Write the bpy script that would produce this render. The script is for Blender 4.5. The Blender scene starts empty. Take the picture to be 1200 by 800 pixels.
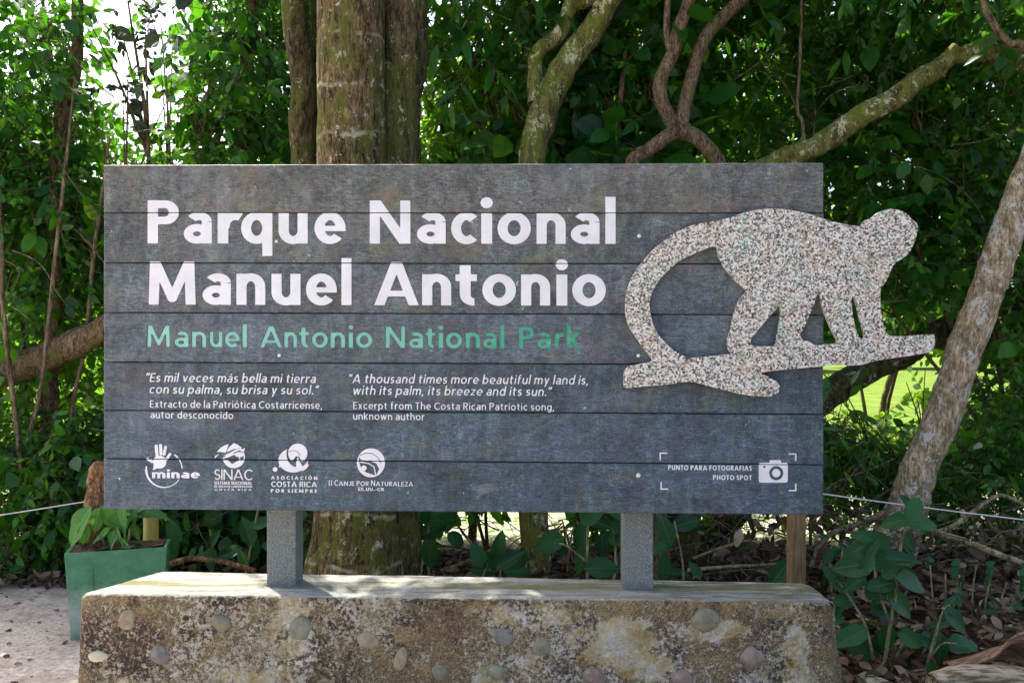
import bpy, math, random
import numpy as np
from mathutils import Vector, Matrix, noise
from mathutils.geometry import tessellate_polygon

# ------------------------------------------------------------------ camera, sky, sun, exposure
sc = bpy.context.scene
cam_d = bpy.data.cameras.new("camera")
cam = bpy.data.objects.new("camera", cam_d)
sc.collection.objects.link(cam)
EYE = 1.55
cam.location = (0, 0, EYE)
cam.rotation_euler = (math.radians(90), 0, 0)
cam_d.sensor_width = 36
cam_d.lens = 30
cam_d.clip_start = 0.05
cam_d.clip_end = 3000
sc.camera = cam

SUN_EL, SUN_AZ = math.radians(56), math.radians(-38)      # azimuth clockwise from +Y (away from the camera)
w = bpy.data.worlds.new("World")
sc.world = w
w.use_nodes = True
nt = w.node_tree
bg = nt.nodes["Background"]
sky = nt.nodes.new("ShaderNodeTexSky")
sky.sky_type = 'NISHITA'
sky.sun_disc = False
sky.sun_elevation = SUN_EL
sky.sun_rotation = SUN_AZ
sky.air_density = 0.75
sky.dust_density = 4.2
sky.ozone_density = 0.2
nt.links.new(sky.outputs[0], bg.inputs[0])
bg.inputs[1].default_value = 0.15
sun_d = bpy.data.lights.new("sun", 'SUN')
sun_d.energy = 4.2
sun_d.angle = math.radians(0.5)
sun_d.color = (1.0, 0.97, 0.86)
sun = bpy.data.objects.new("sun", sun_d)
sc.collection.objects.link(sun)
sdir = Vector((math.sin(SUN_AZ) * math.cos(SUN_EL), math.cos(SUN_AZ) * math.cos(SUN_EL), math.sin(SUN_EL)))
sun.rotation_euler = sdir.to_track_quat('Z', 'Y').to_euler()
sc.view_settings.view_transform = 'Standard'
sc.view_settings.look = 'None'
sc.view_settings.gamma = 1
sc.view_settings.exposure = 1.7
sc.cycles.use_denoising = True
sc.cycles.max_bounces = 8
sc.cycles.diffuse_bounces = 3
sc.cycles.transmission_bounces = 4
sc.cycles.transparent_max_bounces = 4
sc.cycles.glossy_bounces = 2

rng = np.random.default_rng(7)
random.seed(7)
C = sc.collection
F = 1000.0


def P(px, py, Y):
    """world point seen at photograph position (px,py) at distance Y"""
    return Vector(((px - 600) / F * Y, Y, EYE - (py - 400) / F * Y))


# ------------------------------------------------------------------ object helpers
def tag(o, label=None, cat=None, group=None, kind=None):
    if label: o['label'] = label
    if cat: o['category'] = cat
    if group: o['group'] = group
    if kind: o['kind'] = kind
    return o


def thing(name, label, cat, loc, group=None):
    o = bpy.data.objects.new(name, None)
    o.empty_display_size = 0.2
    C.objects.link(o)
    o.location = loc
    return tag(o, label, cat, group)


def wl(o):
    v = Vector((0, 0, 0))
    while o is not None:
        v += o.location
        o = o.parent
    return v


def np_mesh(name, verts, quads=None, faces=None, mat_idx=None, rnd=None, smooth=False):
    me = bpy.data.meshes.new(name)
    if quads is not None:
        verts = np.asarray(verts, dtype=np.float32)
        quads = np.asarray(quads, dtype=np.int32)
        n = len(quads)
        me.vertices.add(len(verts))
        me.vertices.foreach_set('co', verts.ravel())
        me.loops.add(n * 4)
        me.loops.foreach_set('vertex_index', quads.ravel())
        me.polygons.add(n)
        me.polygons.foreach_set('loop_start', np.arange(0, n * 4, 4, dtype=np.int32))
        me.update(calc_edges=True)
    else:
        me.from_pydata([tuple(v) for v in verts], [], faces)
        me.update()
    if mat_idx is not None:
        me.polygons.foreach_set('material_index', np.asarray(mat_idx, dtype=np.int32))
    if rnd is not None:
        a = me.attributes.new('rnd', 'FLOAT', 'POINT')
        a.data.foreach_set('value', np.asarray(rnd, dtype=np.float32))
    if smooth:
        me.polygons.foreach_set('use_smooth', np.ones(len(me.polygons), dtype=bool))
    return me


def put(name, me, mats, parent=None, loc=(0, 0, 0)):
    o = bpy.data.objects.new(name, me)
    C.objects.link(o)
    if not isinstance(mats, (list, tuple)): mats = [mats]
    if len(me.materials) == 0:
        for m in mats: me.materials.append(m)
    o.parent = parent
    o.location = loc
    return o


def put_world(name, verts, mats, parent=None, faces=None, quads=None, smooth=False, rnd=None, mat_idx=None, loc=None):
    """mesh given in world coordinates; parent location is subtracted (or loc for a top-level thing)"""
    if parent is not None:
        off = wl(parent)
        ol = Vector((0, 0, 0))
    else:
        off = Vector(loc) if loc is not None else Vector((0, 0, 0))
        ol = off
    v = np.array([tuple(a) for a in verts], dtype=np.float64) if not isinstance(verts, np.ndarray) else verts
    v = v - np.array(off)
    me = np_mesh(name, v, quads=quads, faces=faces, smooth=smooth, rnd=rnd, mat_idx=mat_idx)
    return put(name, me, mats, parent, ol)


# ------------------------------------------------------------------ material helpers
def new_mat(name):
    m = bpy.data.materials.new(name)
    m.use_nodes = True
    nt = m.node_tree
    for n in list(nt.nodes): nt.nodes.remove(n)
    out = nt.nodes.new('ShaderNodeOutputMaterial')
    b = nt.nodes.new('ShaderNodeBsdfPrincipled')
    nt.links.new(b.outputs[0], out.inputs[0])
    return m, nt, b, out


def N(nt, kind, **kw):
    n = nt.nodes.new('ShaderNode' + kind)
    for k, v in kw.items():
        if k.startswith('i_'):
            n.inputs[k[2:].replace('_', ' ')].default_value = v
        else:
            setattr(n, k, v)
    return n


def coords(nt, scale=(1, 1, 1), kind='Object', rand=False):
    tc = N(nt, 'TexCoord')
    mp = N(nt, 'Mapping')
    mp.inputs['Scale'].default_value = scale
    nt.links.new(tc.outputs[kind], mp.inputs[0])
    if rand:
        oi = N(nt, 'ObjectInfo')
        ml = N(nt, 'Math', operation='MULTIPLY')
        ml.inputs[1].default_value = 53.0
        nt.links.new(oi.outputs['Random'], ml.inputs[0])
        nt.links.new(ml.outputs[0], mp.inputs['Location'])
    return mp.outputs[0]


def nz(nt, vec, scale, detail=5, rough=0.6, dist=0.0):
    n = N(nt, 'TexNoise')
    n.inputs['Scale'].default_value = scale
    n.inputs['Detail'].default_value = detail
    n.inputs['Roughness'].default_value = rough
    n.inputs['Distortion'].default_value = dist
    nt.links.new(vec, n.inputs['Vector'])
    return n.outputs['Fac']


def ramp(nt, fac, stops, interp='LINEAR'):
    r = N(nt, 'ValToRGB')
    r.color_ramp.interpolation = interp
    e = r.color_ramp.elements
    while len(e) < len(stops): e.new(0.5)
    for i, (p, c) in enumerate(stops):
        e[i].position = p
        e[i].color = (c, c, c, 1) if isinstance(c, (int, float)) else (*c, 1)
    nt.links.new(fac, r.inputs[0])
    return r.outputs[0]


def mix(nt, fac, a, b, mode='MIX'):
    m = N(nt, 'Mix', data_type='RGBA', blend_type=mode)
    for sock, v in ((m.inputs[0], fac), (m.inputs[6], a), (m.inputs[7], b)):
        if isinstance(v, (int, float)): sock.default_value = v
        elif isinstance(v, tuple): sock.default_value = (*v, 1)
        else: nt.links.new(v, sock)
    return m.outputs[2]


def math_(nt, op, a, b=0.0, clamp=False):
    m = N(nt, 'Math', operation=op, use_clamp=clamp)
    for i, v in enumerate((a, b)):
        if isinstance(v, (int, float)): m.inputs[i].default_value = v
        else: nt.links.new(v, m.inputs[i])
    return m.outputs[0]


def bump(nt, b, h, strength=0.5, dist=0.01):
    bp = N(nt, 'Bump')
    bp.inputs['Strength'].default_value = strength
    bp.inputs['Distance'].default_value = dist
    nt.links.new(h, bp.inputs['Height'])
    nt.links.new(bp.outputs[0], b.inputs['Normal'])


def setc(nt, b, col, rough=0.7, spec=0.3):
    if isinstance(col, tuple): b.inputs['Base Color'].default_value = (*col, 1)
    else: nt.links.new(col, b.inputs['Base Color'])
    if isinstance(rough, (int, float)): b.inputs['Roughness'].default_value = rough
    else: nt.links.new(rough, b.inputs['Roughness'])
    b.inputs['Specular IOR Level'].default_value = spec


def leaf_mat(name, stops, trans=(0.18, 0.32, 0.03), tfac=0.4, rough=0.42, spec=0.45):
    m, nt, b, out = new_mat(name)
    at = N(nt, 'Attribute', attribute_name='rnd')
    col = ramp(nt, at.outputs['Fac'], stops)
    v = coords(nt, (1, 1, 1))
    n1 = nz(nt, v, 14, 3)
    col = mix(nt, 1.0, col, ramp(nt, n1, [(0.35, 0.75), (0.65, 1.3)]), 'MULTIPLY')
    setc(nt, b, col, rough, spec)
    tr = N(nt, 'BsdfTranslucent')
    tc = mix(nt, 0.55, col, trans)
    nt.links.new(tc, tr.inputs[0])
    ms = N(nt, 'MixShader')
    ms.inputs[0].default_value = tfac
    nt.links.new(b.outputs[0], ms.inputs[1])
    nt.links.new(tr.outputs[0], ms.inputs[2])
    nt.links.new(ms.outputs[0], out.inputs[0])
    return m


M = {}
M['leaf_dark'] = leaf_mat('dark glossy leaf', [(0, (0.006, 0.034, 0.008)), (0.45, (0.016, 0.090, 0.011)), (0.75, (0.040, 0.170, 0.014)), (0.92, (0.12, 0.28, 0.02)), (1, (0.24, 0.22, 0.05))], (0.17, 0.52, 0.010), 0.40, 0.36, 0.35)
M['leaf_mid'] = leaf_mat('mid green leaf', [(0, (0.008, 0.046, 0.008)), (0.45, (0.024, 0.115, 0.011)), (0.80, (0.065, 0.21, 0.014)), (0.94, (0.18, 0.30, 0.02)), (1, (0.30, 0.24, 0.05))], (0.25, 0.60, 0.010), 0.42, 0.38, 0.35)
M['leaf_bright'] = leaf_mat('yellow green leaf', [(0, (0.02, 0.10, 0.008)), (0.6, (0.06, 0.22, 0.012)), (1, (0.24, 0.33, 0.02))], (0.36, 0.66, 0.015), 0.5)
M['leaf_silhouette'] = leaf_mat('silhouette dark leaf', [(0, (0.020, 0.022, 0.022)), (0.6, (0.030, 0.050, 0.026)), (1, (0.05, 0.10, 0.03))], (0.06, 0.16, 0.03), 0.06, 0.5, 0.3)  # backlit silhouette put into the colour: near-black, barely translucent leaves
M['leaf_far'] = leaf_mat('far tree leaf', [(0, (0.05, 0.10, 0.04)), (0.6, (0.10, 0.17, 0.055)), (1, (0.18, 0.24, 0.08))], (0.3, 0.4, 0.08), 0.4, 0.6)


def bark_mat(name, base, dark, moss, lichen, moss_amt=0.5, lich_amt=0.6, sc_=1.0, rings=False):
    m, nt, b, out = new_mat(name)
    v = coords(nt, (1, 1, 0.22), rand=True)
    v2 = coords(nt, (1, 1, 1), rand=True)
    fine = nz(nt, v, 60 * sc_, 6, 0.7)
    med = nz(nt, v, 14 * sc_, 5, 0.65)
    lo = nz(nt, v2, 3.2 * sc_, 5, 0.6)
    col = mix(nt, ramp(nt, math_(nt, 'ADD', math_(nt, 'MULTIPLY', fine, .5), math_(nt, 'MULTIPLY', med, .5)), [(0.42, 0.0), (0.56, 1.0)]), dark, base)
    crk = nz(nt, coords(nt, (1, 1, .3), rand=True), 34 * sc_, 7, 0.8, .2)
    col = mix(nt, 1.0, col, ramp(nt, crk, [(0.38, 0.22), (0.50, 0.95), (0.64, 1.7)]), 'MULTIPLY')
    mm = ramp(nt, lo, [(0.62 - 0.3 * moss_amt, 0.0), (0.70 - 0.3 * moss_amt + 0.06, 1.0)])
    col = mix(nt, math_(nt, 'MULTIPLY', mm, ramp(nt, med, [(0.40, 0.0), (0.56, 0.9)])), col, moss)
    l2 = nz(nt, coords(nt, (1, 1, .7), rand=True), 10 * sc_, 9, 0.84, 0.3)
    lm = ramp(nt, l2, [(0.72 - 0.2 * lich_amt, 0.0), (0.75 - 0.2 * lich_amt, 1.0)])
    col = mix(nt, lm, col, lichen)
    fl = nz(nt, coords(nt, (1, 1, .5), rand=True), 42 * sc_, 4, 0.8, .3)
    col = mix(nt, ramp(nt, fl, [(0.64, 0.0), (0.69, 0.75)]), col, lichen)
    if rings:
        tc = N(nt, 'TexCoord')
        wv = N(nt, 'TexWave', wave_type='BANDS', bands_direction='Z')
        wv.inputs['Scale'].default_value = 1.15
        wv.inputs['Distortion'].default_value = 2.6
        wv.inputs['Detail'].default_value = 3
        wv.inputs['Detail Scale'].default_value = 2
        nt.links.new(tc.outputs['Object'], wv.inputs['Vector'])
        rr = math_(nt, 'MULTIPLY', ramp(nt, wv.outputs['Fac'], [(0.0, 1.0), (0.03, 0.0)]), ramp(nt, nz(nt, v2, 7, 5, 0.7), [(0.45, 0.0), (0.6, 1.0)]))
        col = mix(nt, math_(nt, 'MULTIPLY', rr, 0.7), col, lichen)
    setc(nt, b, col, 0.88, 0.2)
    h = math_(nt, 'ADD', fine, math_(nt, 'MULTIPLY', med, 1.6))
    bump(nt, b, h, 0.9, 0.02)
    return m


M['palm'] = bark_mat('ringed palm bark', (0.24, 0.165, 0.075), (0.035, 0.024, 0.010), (0.10, 0.12, 0.014), (0.56, 0.54, 0.37), 0.68, 0.74, 1.5, rings=True)
M['bark_dark'] = bark_mat('dark mossy bark', (0.13, 0.10, 0.045), (0.028, 0.022, 0.010), (0.085, 0.105, 0.012), (0.48, 0.46, 0.32), 0.6, 0.72, 1.2)
M['bark_moss'] = bark_mat('green mossy bark', (0.24, 0.205, 0.085), (0.08, 0.065, 0.022), (0.13, 0.165, 0.015), (0.52, 0.54, 0.32), 0.88, 0.85, 1.1)
M['bark_pale'] = bark_mat('pale blotched bark', (0.66, 0.51, 0.31), (0.32, 0.225, 0.11), (0.17, 0.14, 0.06), (0.72, 0.68, 0.60), 0.62, 0.95, 1.7)
M['bark_twist'] = bark_mat('reddish brown bark', (0.26, 0.185, 0.11), (0.09, 0.055, 0.032), (0.15, 0.15, 0.04), (0.45, 0.40, 0.29), 0.45, 0.65, 2.4)
M['twig'] = bark_mat('dry twig', (0.22, 0.17, 0.10), (0.10, 0.07, 0.045), (0.12, 0.10, 0.04), (0.35, 0.32, 0.24), 0.2, 0.2)
M['twig_pale'] = bark_mat('pale stem', (0.36, 0.31, 0.17), (0.20, 0.16, 0.09), (0.20, 0.20, 0.07), (0.45, 0.42, 0.30), 0.3, 0.3)
M['rotten'] = bark_mat('rotten reddish wood', (0.42, 0.22, 0.10), (0.10, 0.05, 0.028), (0.20, 0.12, 0.06), (0.62, 0.50, 0.36), 0.2, 0.75, 1.8)


def simple(name, col, col2, scale=20, rough=0.7, spec=0.3, bs=0.3, bd=0.004, stretch=(1, 1, 1), lo=0.4, hi=0.62):
    m, nt, b, out = new_mat(name)
    v = coords(nt, stretch, rand=True)
    n = nz(nt, v, scale, 6, 0.65)
    setc(nt, b, mix(nt, ramp(nt, n, [(lo, 0.0), (hi, 1.0)]), col, col2), rough, spec)
    bump(nt, b, n, bs, bd)
    return m


def plank_mat():
    m, nt, b, out = new_mat('weathered slate grey plank')
    v = coords(nt, (1, 1, 1), rand=True)
    vs = coords(nt, (0.5, 1, 4), rand=True)
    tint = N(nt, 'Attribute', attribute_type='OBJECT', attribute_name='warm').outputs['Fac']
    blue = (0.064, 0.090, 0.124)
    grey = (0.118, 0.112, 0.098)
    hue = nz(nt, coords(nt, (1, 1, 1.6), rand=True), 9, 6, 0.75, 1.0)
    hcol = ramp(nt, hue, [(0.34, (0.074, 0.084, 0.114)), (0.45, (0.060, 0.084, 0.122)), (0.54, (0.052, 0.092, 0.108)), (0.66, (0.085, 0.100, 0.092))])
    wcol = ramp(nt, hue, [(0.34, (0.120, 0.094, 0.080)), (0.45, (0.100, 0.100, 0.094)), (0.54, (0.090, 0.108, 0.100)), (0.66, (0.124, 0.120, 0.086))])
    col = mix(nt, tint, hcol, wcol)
    grain = nz(nt, vs, 70, 5, 0.7)
    col = mix(nt, 1.0, col, ramp(nt, grain, [(0.36, 0.50), (0.64, 1.5)]), 'MULTIPLY')
    sp = nz(nt, v, 210, 3, 0.7)
    col = mix(nt, 1.0, col, ramp(nt, sp, [(0.36, 0.55), (0.64, 1.5)]), 'MULTIPLY')
    cl = nz(nt, v, 3.6, 9, 0.76, 0.7)
    col = mix(nt, 1.0, col, ramp(nt, cl, [(0.3, 0.48), (0.7, 1.5)]), 'MULTIPLY')
    c2 = nz(nt, v, 15, 8, 0.8, 1.4)
    col = mix(nt, 1.0, col, ramp(nt, c2, [(0.34, 0.60), (0.66, 1.45)]), 'MULTIPLY')
    hz = nz(nt, coords(nt, (1, 1, 1.3)), 1.7, 9, 0.8, 1.2)
    col = mix(nt, ramp(nt, hz, [(0.52, 0.0), (0.70, 0.42)]), col, (0.26, 0.29, 0.31))
    oi = N(nt, 'ObjectInfo')
    col = mix(nt, 1.0, col, ramp(nt, oi.outputs['Random'], [(0.0, 0.78), (1.0, 1.06)]), 'MULTIPLY')
    run = nz(nt, coords(nt, (1, 1, .12), rand=True), 26, 5, 0.7, 0.4)
    col = mix(nt, 1.0, col, ramp(nt, run, [(0.36, 0.80), (0.60, 1.12), (0.70, 1.35)]), 'MULTIPLY')
    # rusty and green stains
    s1 = nz(nt, coords(nt, (1, 1, 1.8), rand=True), 2.4, 9, 0.74, 0.9)
    col = mix(nt, math_(nt, 'MULTIPLY', ramp(nt, s1, [(0.53, 0.0), (0.72, 0.55)]), math_(nt, 'ADD', tint, 0.12)), col, (0.25, 0.155, 0.10))
    s2 = nz(nt, coords(nt, (1.3, 1, 1.5)), 2.9, 9, 0.74, 0.9)
    col = mix(nt, math_(nt, 'MULTIPLY', ramp(nt, s2, [(0.52, 0.0), (0.70, 0.6)]), math_(nt, 'ADD', tint, 0.12)), col, (0.17, 0.175, 0.085))
    # pale scuffs
    s3 = nz(nt, coords(nt, (1, 1, 1), rand=True), 6.5, 7, 0.78, 1.6)
    col = mix(nt, ramp(nt, s3, [(0.60, 0.0), (0.74, 0.45)]), col, (0.36, 0.38, 0.39))
    s4 = nz(nt, coords(nt, (1, 1, 1), rand=True), 38, 2, 0.5)
    col = mix(nt, ramp(nt, s4, [(0.745, 0.0), (0.765, 0.7)]), col, (0.42, 0.43, 0.42))
    s5 = nz(nt, coords(nt, (1, 1, 1), rand=True), 24, 4, 0.7, 0.8)
    col = mix(nt, ramp(nt, s5, [(0.66, 0.0), (0.72, 0.6)]), col, (0.05, 0.062, 0.07))
    setc(nt, b, col, ramp(nt, grain, [(0.3, 0.50), (0.7, 0.72)]), 0.4)
    h = math_(nt, 'ADD', grain, math_(nt, 'MULTIPLY', sp, 0.8))
    bump(nt, b, h, 0.35, 0.004)
    return m


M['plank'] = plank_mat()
M['groove'] = simple('groove shade', (0.02, 0.022, 0.022), (0.03, 0.035, 0.03))  # near-black stands for the shade inside the cut letters and seams


def paint_mat(name, c1, c2):
    m, nt, b, out = new_mat(name)
    v = coords(nt)
    n = nz(nt, coords(nt, (1, 1, 3)), 60, 5, 0.75)
    n2 = nz(nt, v, 9, 4, 0.7)
    col = mix(nt, ramp(nt, n2, [(0.35, 0.0), (0.7, 1.0)]), c1, c2)
    col = mix(nt, ramp(nt, n, [(0.66, 0.0), (0.73, 0.45)]), col, (0.35, 0.36, 0.38))
    setc(nt, b, col, 0.55, 0.35)
    bump(nt, b, n, 0.3, 0.002)
    return m


M['white'] = paint_mat('white paint', (0.74, 0.74, 0.755), (0.62, 0.62, 0.63))


def green_paint():
    m, nt, b, out = new_mat('green letter paint')
    tc = N(nt, 'TexCoord')
    sp = N(nt, 'SeparateXYZ')
    nt.links.new(tc.outputs['Object'], sp.inputs[0])
    n = nz(nt, coords(nt), 45, 5, 0.75)
    t = math_(nt, 'MULTIPLY_ADD', sp.outputs['X'], 0.62)
    t.node.inputs[2].default_value = 0.66
    col = ramp(nt, t, [(0.0, (0.24, 0.56, 0.45)), (0.55, (0.16, 0.48, 0.36)), (0.75, (0.05, 0.36, 0.22)), (1.0, (0.03, 0.32, 0.17))])
    col = mix(nt, ramp(nt, n, [(0.5, 0.0), (0.75, 0.5)]), col, (0.36, 0.62, 0.54))
    setc(nt, b, col, 0.5, 0.4)
    bump(nt, b, n, 0.4, 0.002)
    return m


M['green_paint'] = green_paint()


def terrazzo():
    m, nt, b, out = new_mat('chip aggregate slab')
    v = coords(nt)
    vo = N(nt, 'TexVoronoi')
    vo.inputs['Scale'].default_value = 165
    nt.links.new(v, vo.inputs['Vector'])
    sp = N(nt, 'SeparateColor')
    nt.links.new(vo.outputs['Color'], sp.inputs[0])
    col = ramp(nt, sp.outputs[0], [(0, (0.60, 0.58, 0.49)), (0.20, (0.70, 0.69, 0.64)), (0.38, (0.50, 0.43, 0.34)), (0.52, (0.34, 0.31, 0.28)), (0.66, (0.20, 0.17, 0.14)), (0.84, (0.065, 0.058, 0.055)), (0.965, (0.10, 0.24, 0.22))], 'CONSTANT')
    g = nz(nt, v, 9, 4, 0.65)
    gm = math_(nt, 'MULTIPLY', ramp(nt, g, [(0.50, 0.0), (0.66, 1.0)]), ramp(nt, sp.outputs[1], [(0.0, 0.0), (0.84, 1.0)], 'CONSTANT'))
    col = mix(nt, gm, col, (0.07, 0.34, 0.27))
    o = nz(nt, coords(nt, (1, 1, 1.1)), 7, 4, 0.65)
    om = math_(nt, 'MULTIPLY', ramp(nt, o, [(0.48, 0.0), (0.66, 1.0)]), ramp(nt, sp.outputs[2], [(0.0, 0.0), (0.86, 1.0)], 'CONSTANT'))
    col = mix(nt, om, col, (0.50, 0.34, 0.20))
    setc(nt, b, col, 0.6, 0.3)
    bump(nt, b, vo.outputs['Distance'], 0.5, 0.004)
    return m


M['terrazzo'] = terrazzo()
M['post_metal'] = simple('galvanised grey painted post', (0.085, 0.105, 0.10), (0.215, 0.235, 0.225), 170, 0.7, 0.3, 0.5, 0.003)
M['post_green'] = M['post_metal']
M['screw'] = simple('pale screw head', (0.62, 0.62, 0.62), (0.72, 0.72, 0.72), 60, 0.4, 0.5)


def concrete_mat():
    m, nt, b, out = new_mat('weathered lichen covered concrete')
    v = coords(nt)
    geo = N(nt, 'NewGeometry')
    sn = N(nt, 'SeparateXYZ')
    nt.links.new(geo.outputs['Normal'], sn.inputs[0])
    tc = N(nt, 'TexCoord')
    so = N(nt, 'SeparateXYZ')
    nt.links.new(tc.outputs['Object'], so.inputs[0])
    # ---- front: brown crust, fine cream grit, fallen patches
    big = nz(nt, v, 2.6, 5, 0.62, 0.4)
    fine = nz(nt, v, 190, 4, 0.8)
    med = nz(nt, v, 62, 6, 0.75, 0.3)
    col = ramp(nt, nz(nt, v, 6.5, 6, 0.72, 0.5), [(0.34, (0.13, 0.095, 0.085)), (0.44, (0.26, 0.17, 0.10)), (0.54, (0.31, 0.24, 0.115)), (0.64, (0.48, 0.34, 0.17))])
    col = mix(nt, 1.0, col, ramp(nt, fine, [(0.38, 0.25), (0.62, 1.7)]), 'MULTIPLY')
    spk = math_(nt, 'MULTIPLY_ADD', med, 0.62)
    nt.links.new(math_(nt, 'MULTIPLY', fine, 0.38), spk.node.inputs[2])
    lift = math_(nt, 'MULTIPLY_ADD', big, 0.36)
    lift.node.inputs[2].default_value = -0.18
    spk = math_(nt, 'ADD', spk, lift)
    spm = ramp(nt, spk, [(0.498, 0.0), (0.522, 1.0)])
    spc = ramp(nt, nz(nt, v, 17, 5, 0.7), [(0.35, (0.36, 0.29, 0.16)), (0.5, (0.58, 0.52, 0.38)), (0.68, (0.80, 0.76, 0.70))])
    col = mix(nt, spm, col, spc)
    pm = None
    for (cx, cz, rx, rz) in ((-0.64, 0.38, .085, .24), (-0.78, 0.20, .15, .09), (0.60, 0.40, .19, .10), (0.72, 0.31, .12, .08), (0.30, 0.50, .22, .045), (0.12, 0.22, .07, .09), (-1.25, .19, .10, .05), (0.98, 0.45, .15, .045), (-.15, .17, .1, .04), (1.30, .3, .05, .22)):
        dx = math_(nt, 'DIVIDE', math_(nt, 'SUBTRACT', so.outputs['X'], cx), rx)
        dz = math_(nt, 'DIVIDE', math_(nt, 'SUBTRACT', so.outputs['Z'], cz), rz)
        d = math_(nt, 'SQRT', math_(nt, 'ADD', math_(nt, 'MULTIPLY', dx, dx), math_(nt, 'MULTIPLY', dz, dz)))
        d = math_(nt, 'SUBTRACT', 1.0, d)
        pm = d if pm is None else math_(nt, 'MAXIMUM', pm, d)
    pn = nz(nt, v, 21, 8, 0.82, 0.5)
    pa = math_(nt, 'MULTIPLY_ADD', pn, 3.0)
    pa.node.inputs[2].default_value = -1.50
    pm = math_(nt, 'ADD', pm, pa)
    pmask = ramp(nt, pm, [(0.02, 0.0), (0.16, 0.92)])
    pcol = ramp(nt, nz(nt, v, 8.5, 6, 0.75), [(0.36, (0.50, 0.36, 0.13)), (0.48, (0.72, 0.62, 0.38)), (0.62, (0.84, 0.80, 0.72))])
    pcol = mix(nt, 1.0, pcol, ramp(nt, med, [(0.3, 0.7), (0.6, 1.1)]), 'MULTIPLY')
    col = mix(nt, pmask, col, pcol)
    ms = nz(nt, coords(nt, (1.6, 1, 0.6)), 5, 6, 0.7)
    col = mix(nt, math_(nt, 'MULTIPLY', ramp(nt, ms, [(0.57, 0.0), (0.70, 0.6)]), ramp(nt, med, [(0.4, 0.1), (0.55, 1.0)])), col, (0.25, 0.24, 0.08))
    dk = nz(nt, v, 4.1, 7, 0.75, 0.8)
    col = mix(nt, math_(nt, 'MULTIPLY', ramp(nt, dk, [(0.50, 0.0), (0.57, 0.88)]), ramp(nt, med, [(0.46, 1.0), (0.54, 0.0)])), col, (0.06, 0.045, 0.042))
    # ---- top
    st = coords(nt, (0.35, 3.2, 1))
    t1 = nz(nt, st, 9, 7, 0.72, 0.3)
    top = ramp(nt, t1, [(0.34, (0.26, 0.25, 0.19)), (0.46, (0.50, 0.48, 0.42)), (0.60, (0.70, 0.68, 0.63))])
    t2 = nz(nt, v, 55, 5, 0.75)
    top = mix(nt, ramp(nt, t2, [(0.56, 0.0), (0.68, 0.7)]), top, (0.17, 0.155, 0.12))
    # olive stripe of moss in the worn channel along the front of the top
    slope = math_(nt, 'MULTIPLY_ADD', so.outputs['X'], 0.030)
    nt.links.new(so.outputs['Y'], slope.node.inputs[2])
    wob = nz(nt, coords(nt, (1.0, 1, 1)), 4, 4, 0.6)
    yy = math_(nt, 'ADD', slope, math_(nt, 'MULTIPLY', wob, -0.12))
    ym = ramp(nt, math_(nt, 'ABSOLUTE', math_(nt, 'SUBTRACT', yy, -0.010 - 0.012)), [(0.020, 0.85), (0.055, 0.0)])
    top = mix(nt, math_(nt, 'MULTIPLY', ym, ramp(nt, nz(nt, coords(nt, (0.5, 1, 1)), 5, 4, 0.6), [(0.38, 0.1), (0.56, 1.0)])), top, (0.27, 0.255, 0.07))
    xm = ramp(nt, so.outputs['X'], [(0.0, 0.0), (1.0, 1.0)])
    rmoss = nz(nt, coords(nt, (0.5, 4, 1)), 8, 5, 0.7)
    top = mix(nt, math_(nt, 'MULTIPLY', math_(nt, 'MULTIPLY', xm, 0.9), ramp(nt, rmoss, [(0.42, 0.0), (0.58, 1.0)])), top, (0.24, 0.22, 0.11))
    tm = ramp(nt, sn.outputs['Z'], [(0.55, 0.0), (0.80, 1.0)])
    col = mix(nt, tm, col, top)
    setc(nt, b, col, 0.92, 0.15)
    h = math_(nt, 'ADD', math_(nt, 'MULTIPLY', fine, 0.6), med)
    h = math_(nt, 'ADD', h, math_(nt, 'MULTIPLY', spm, 0.25))
    bump(nt, b, h, 1.0, 0.018)
    return m


M['concrete'] = concrete_mat()


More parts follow.
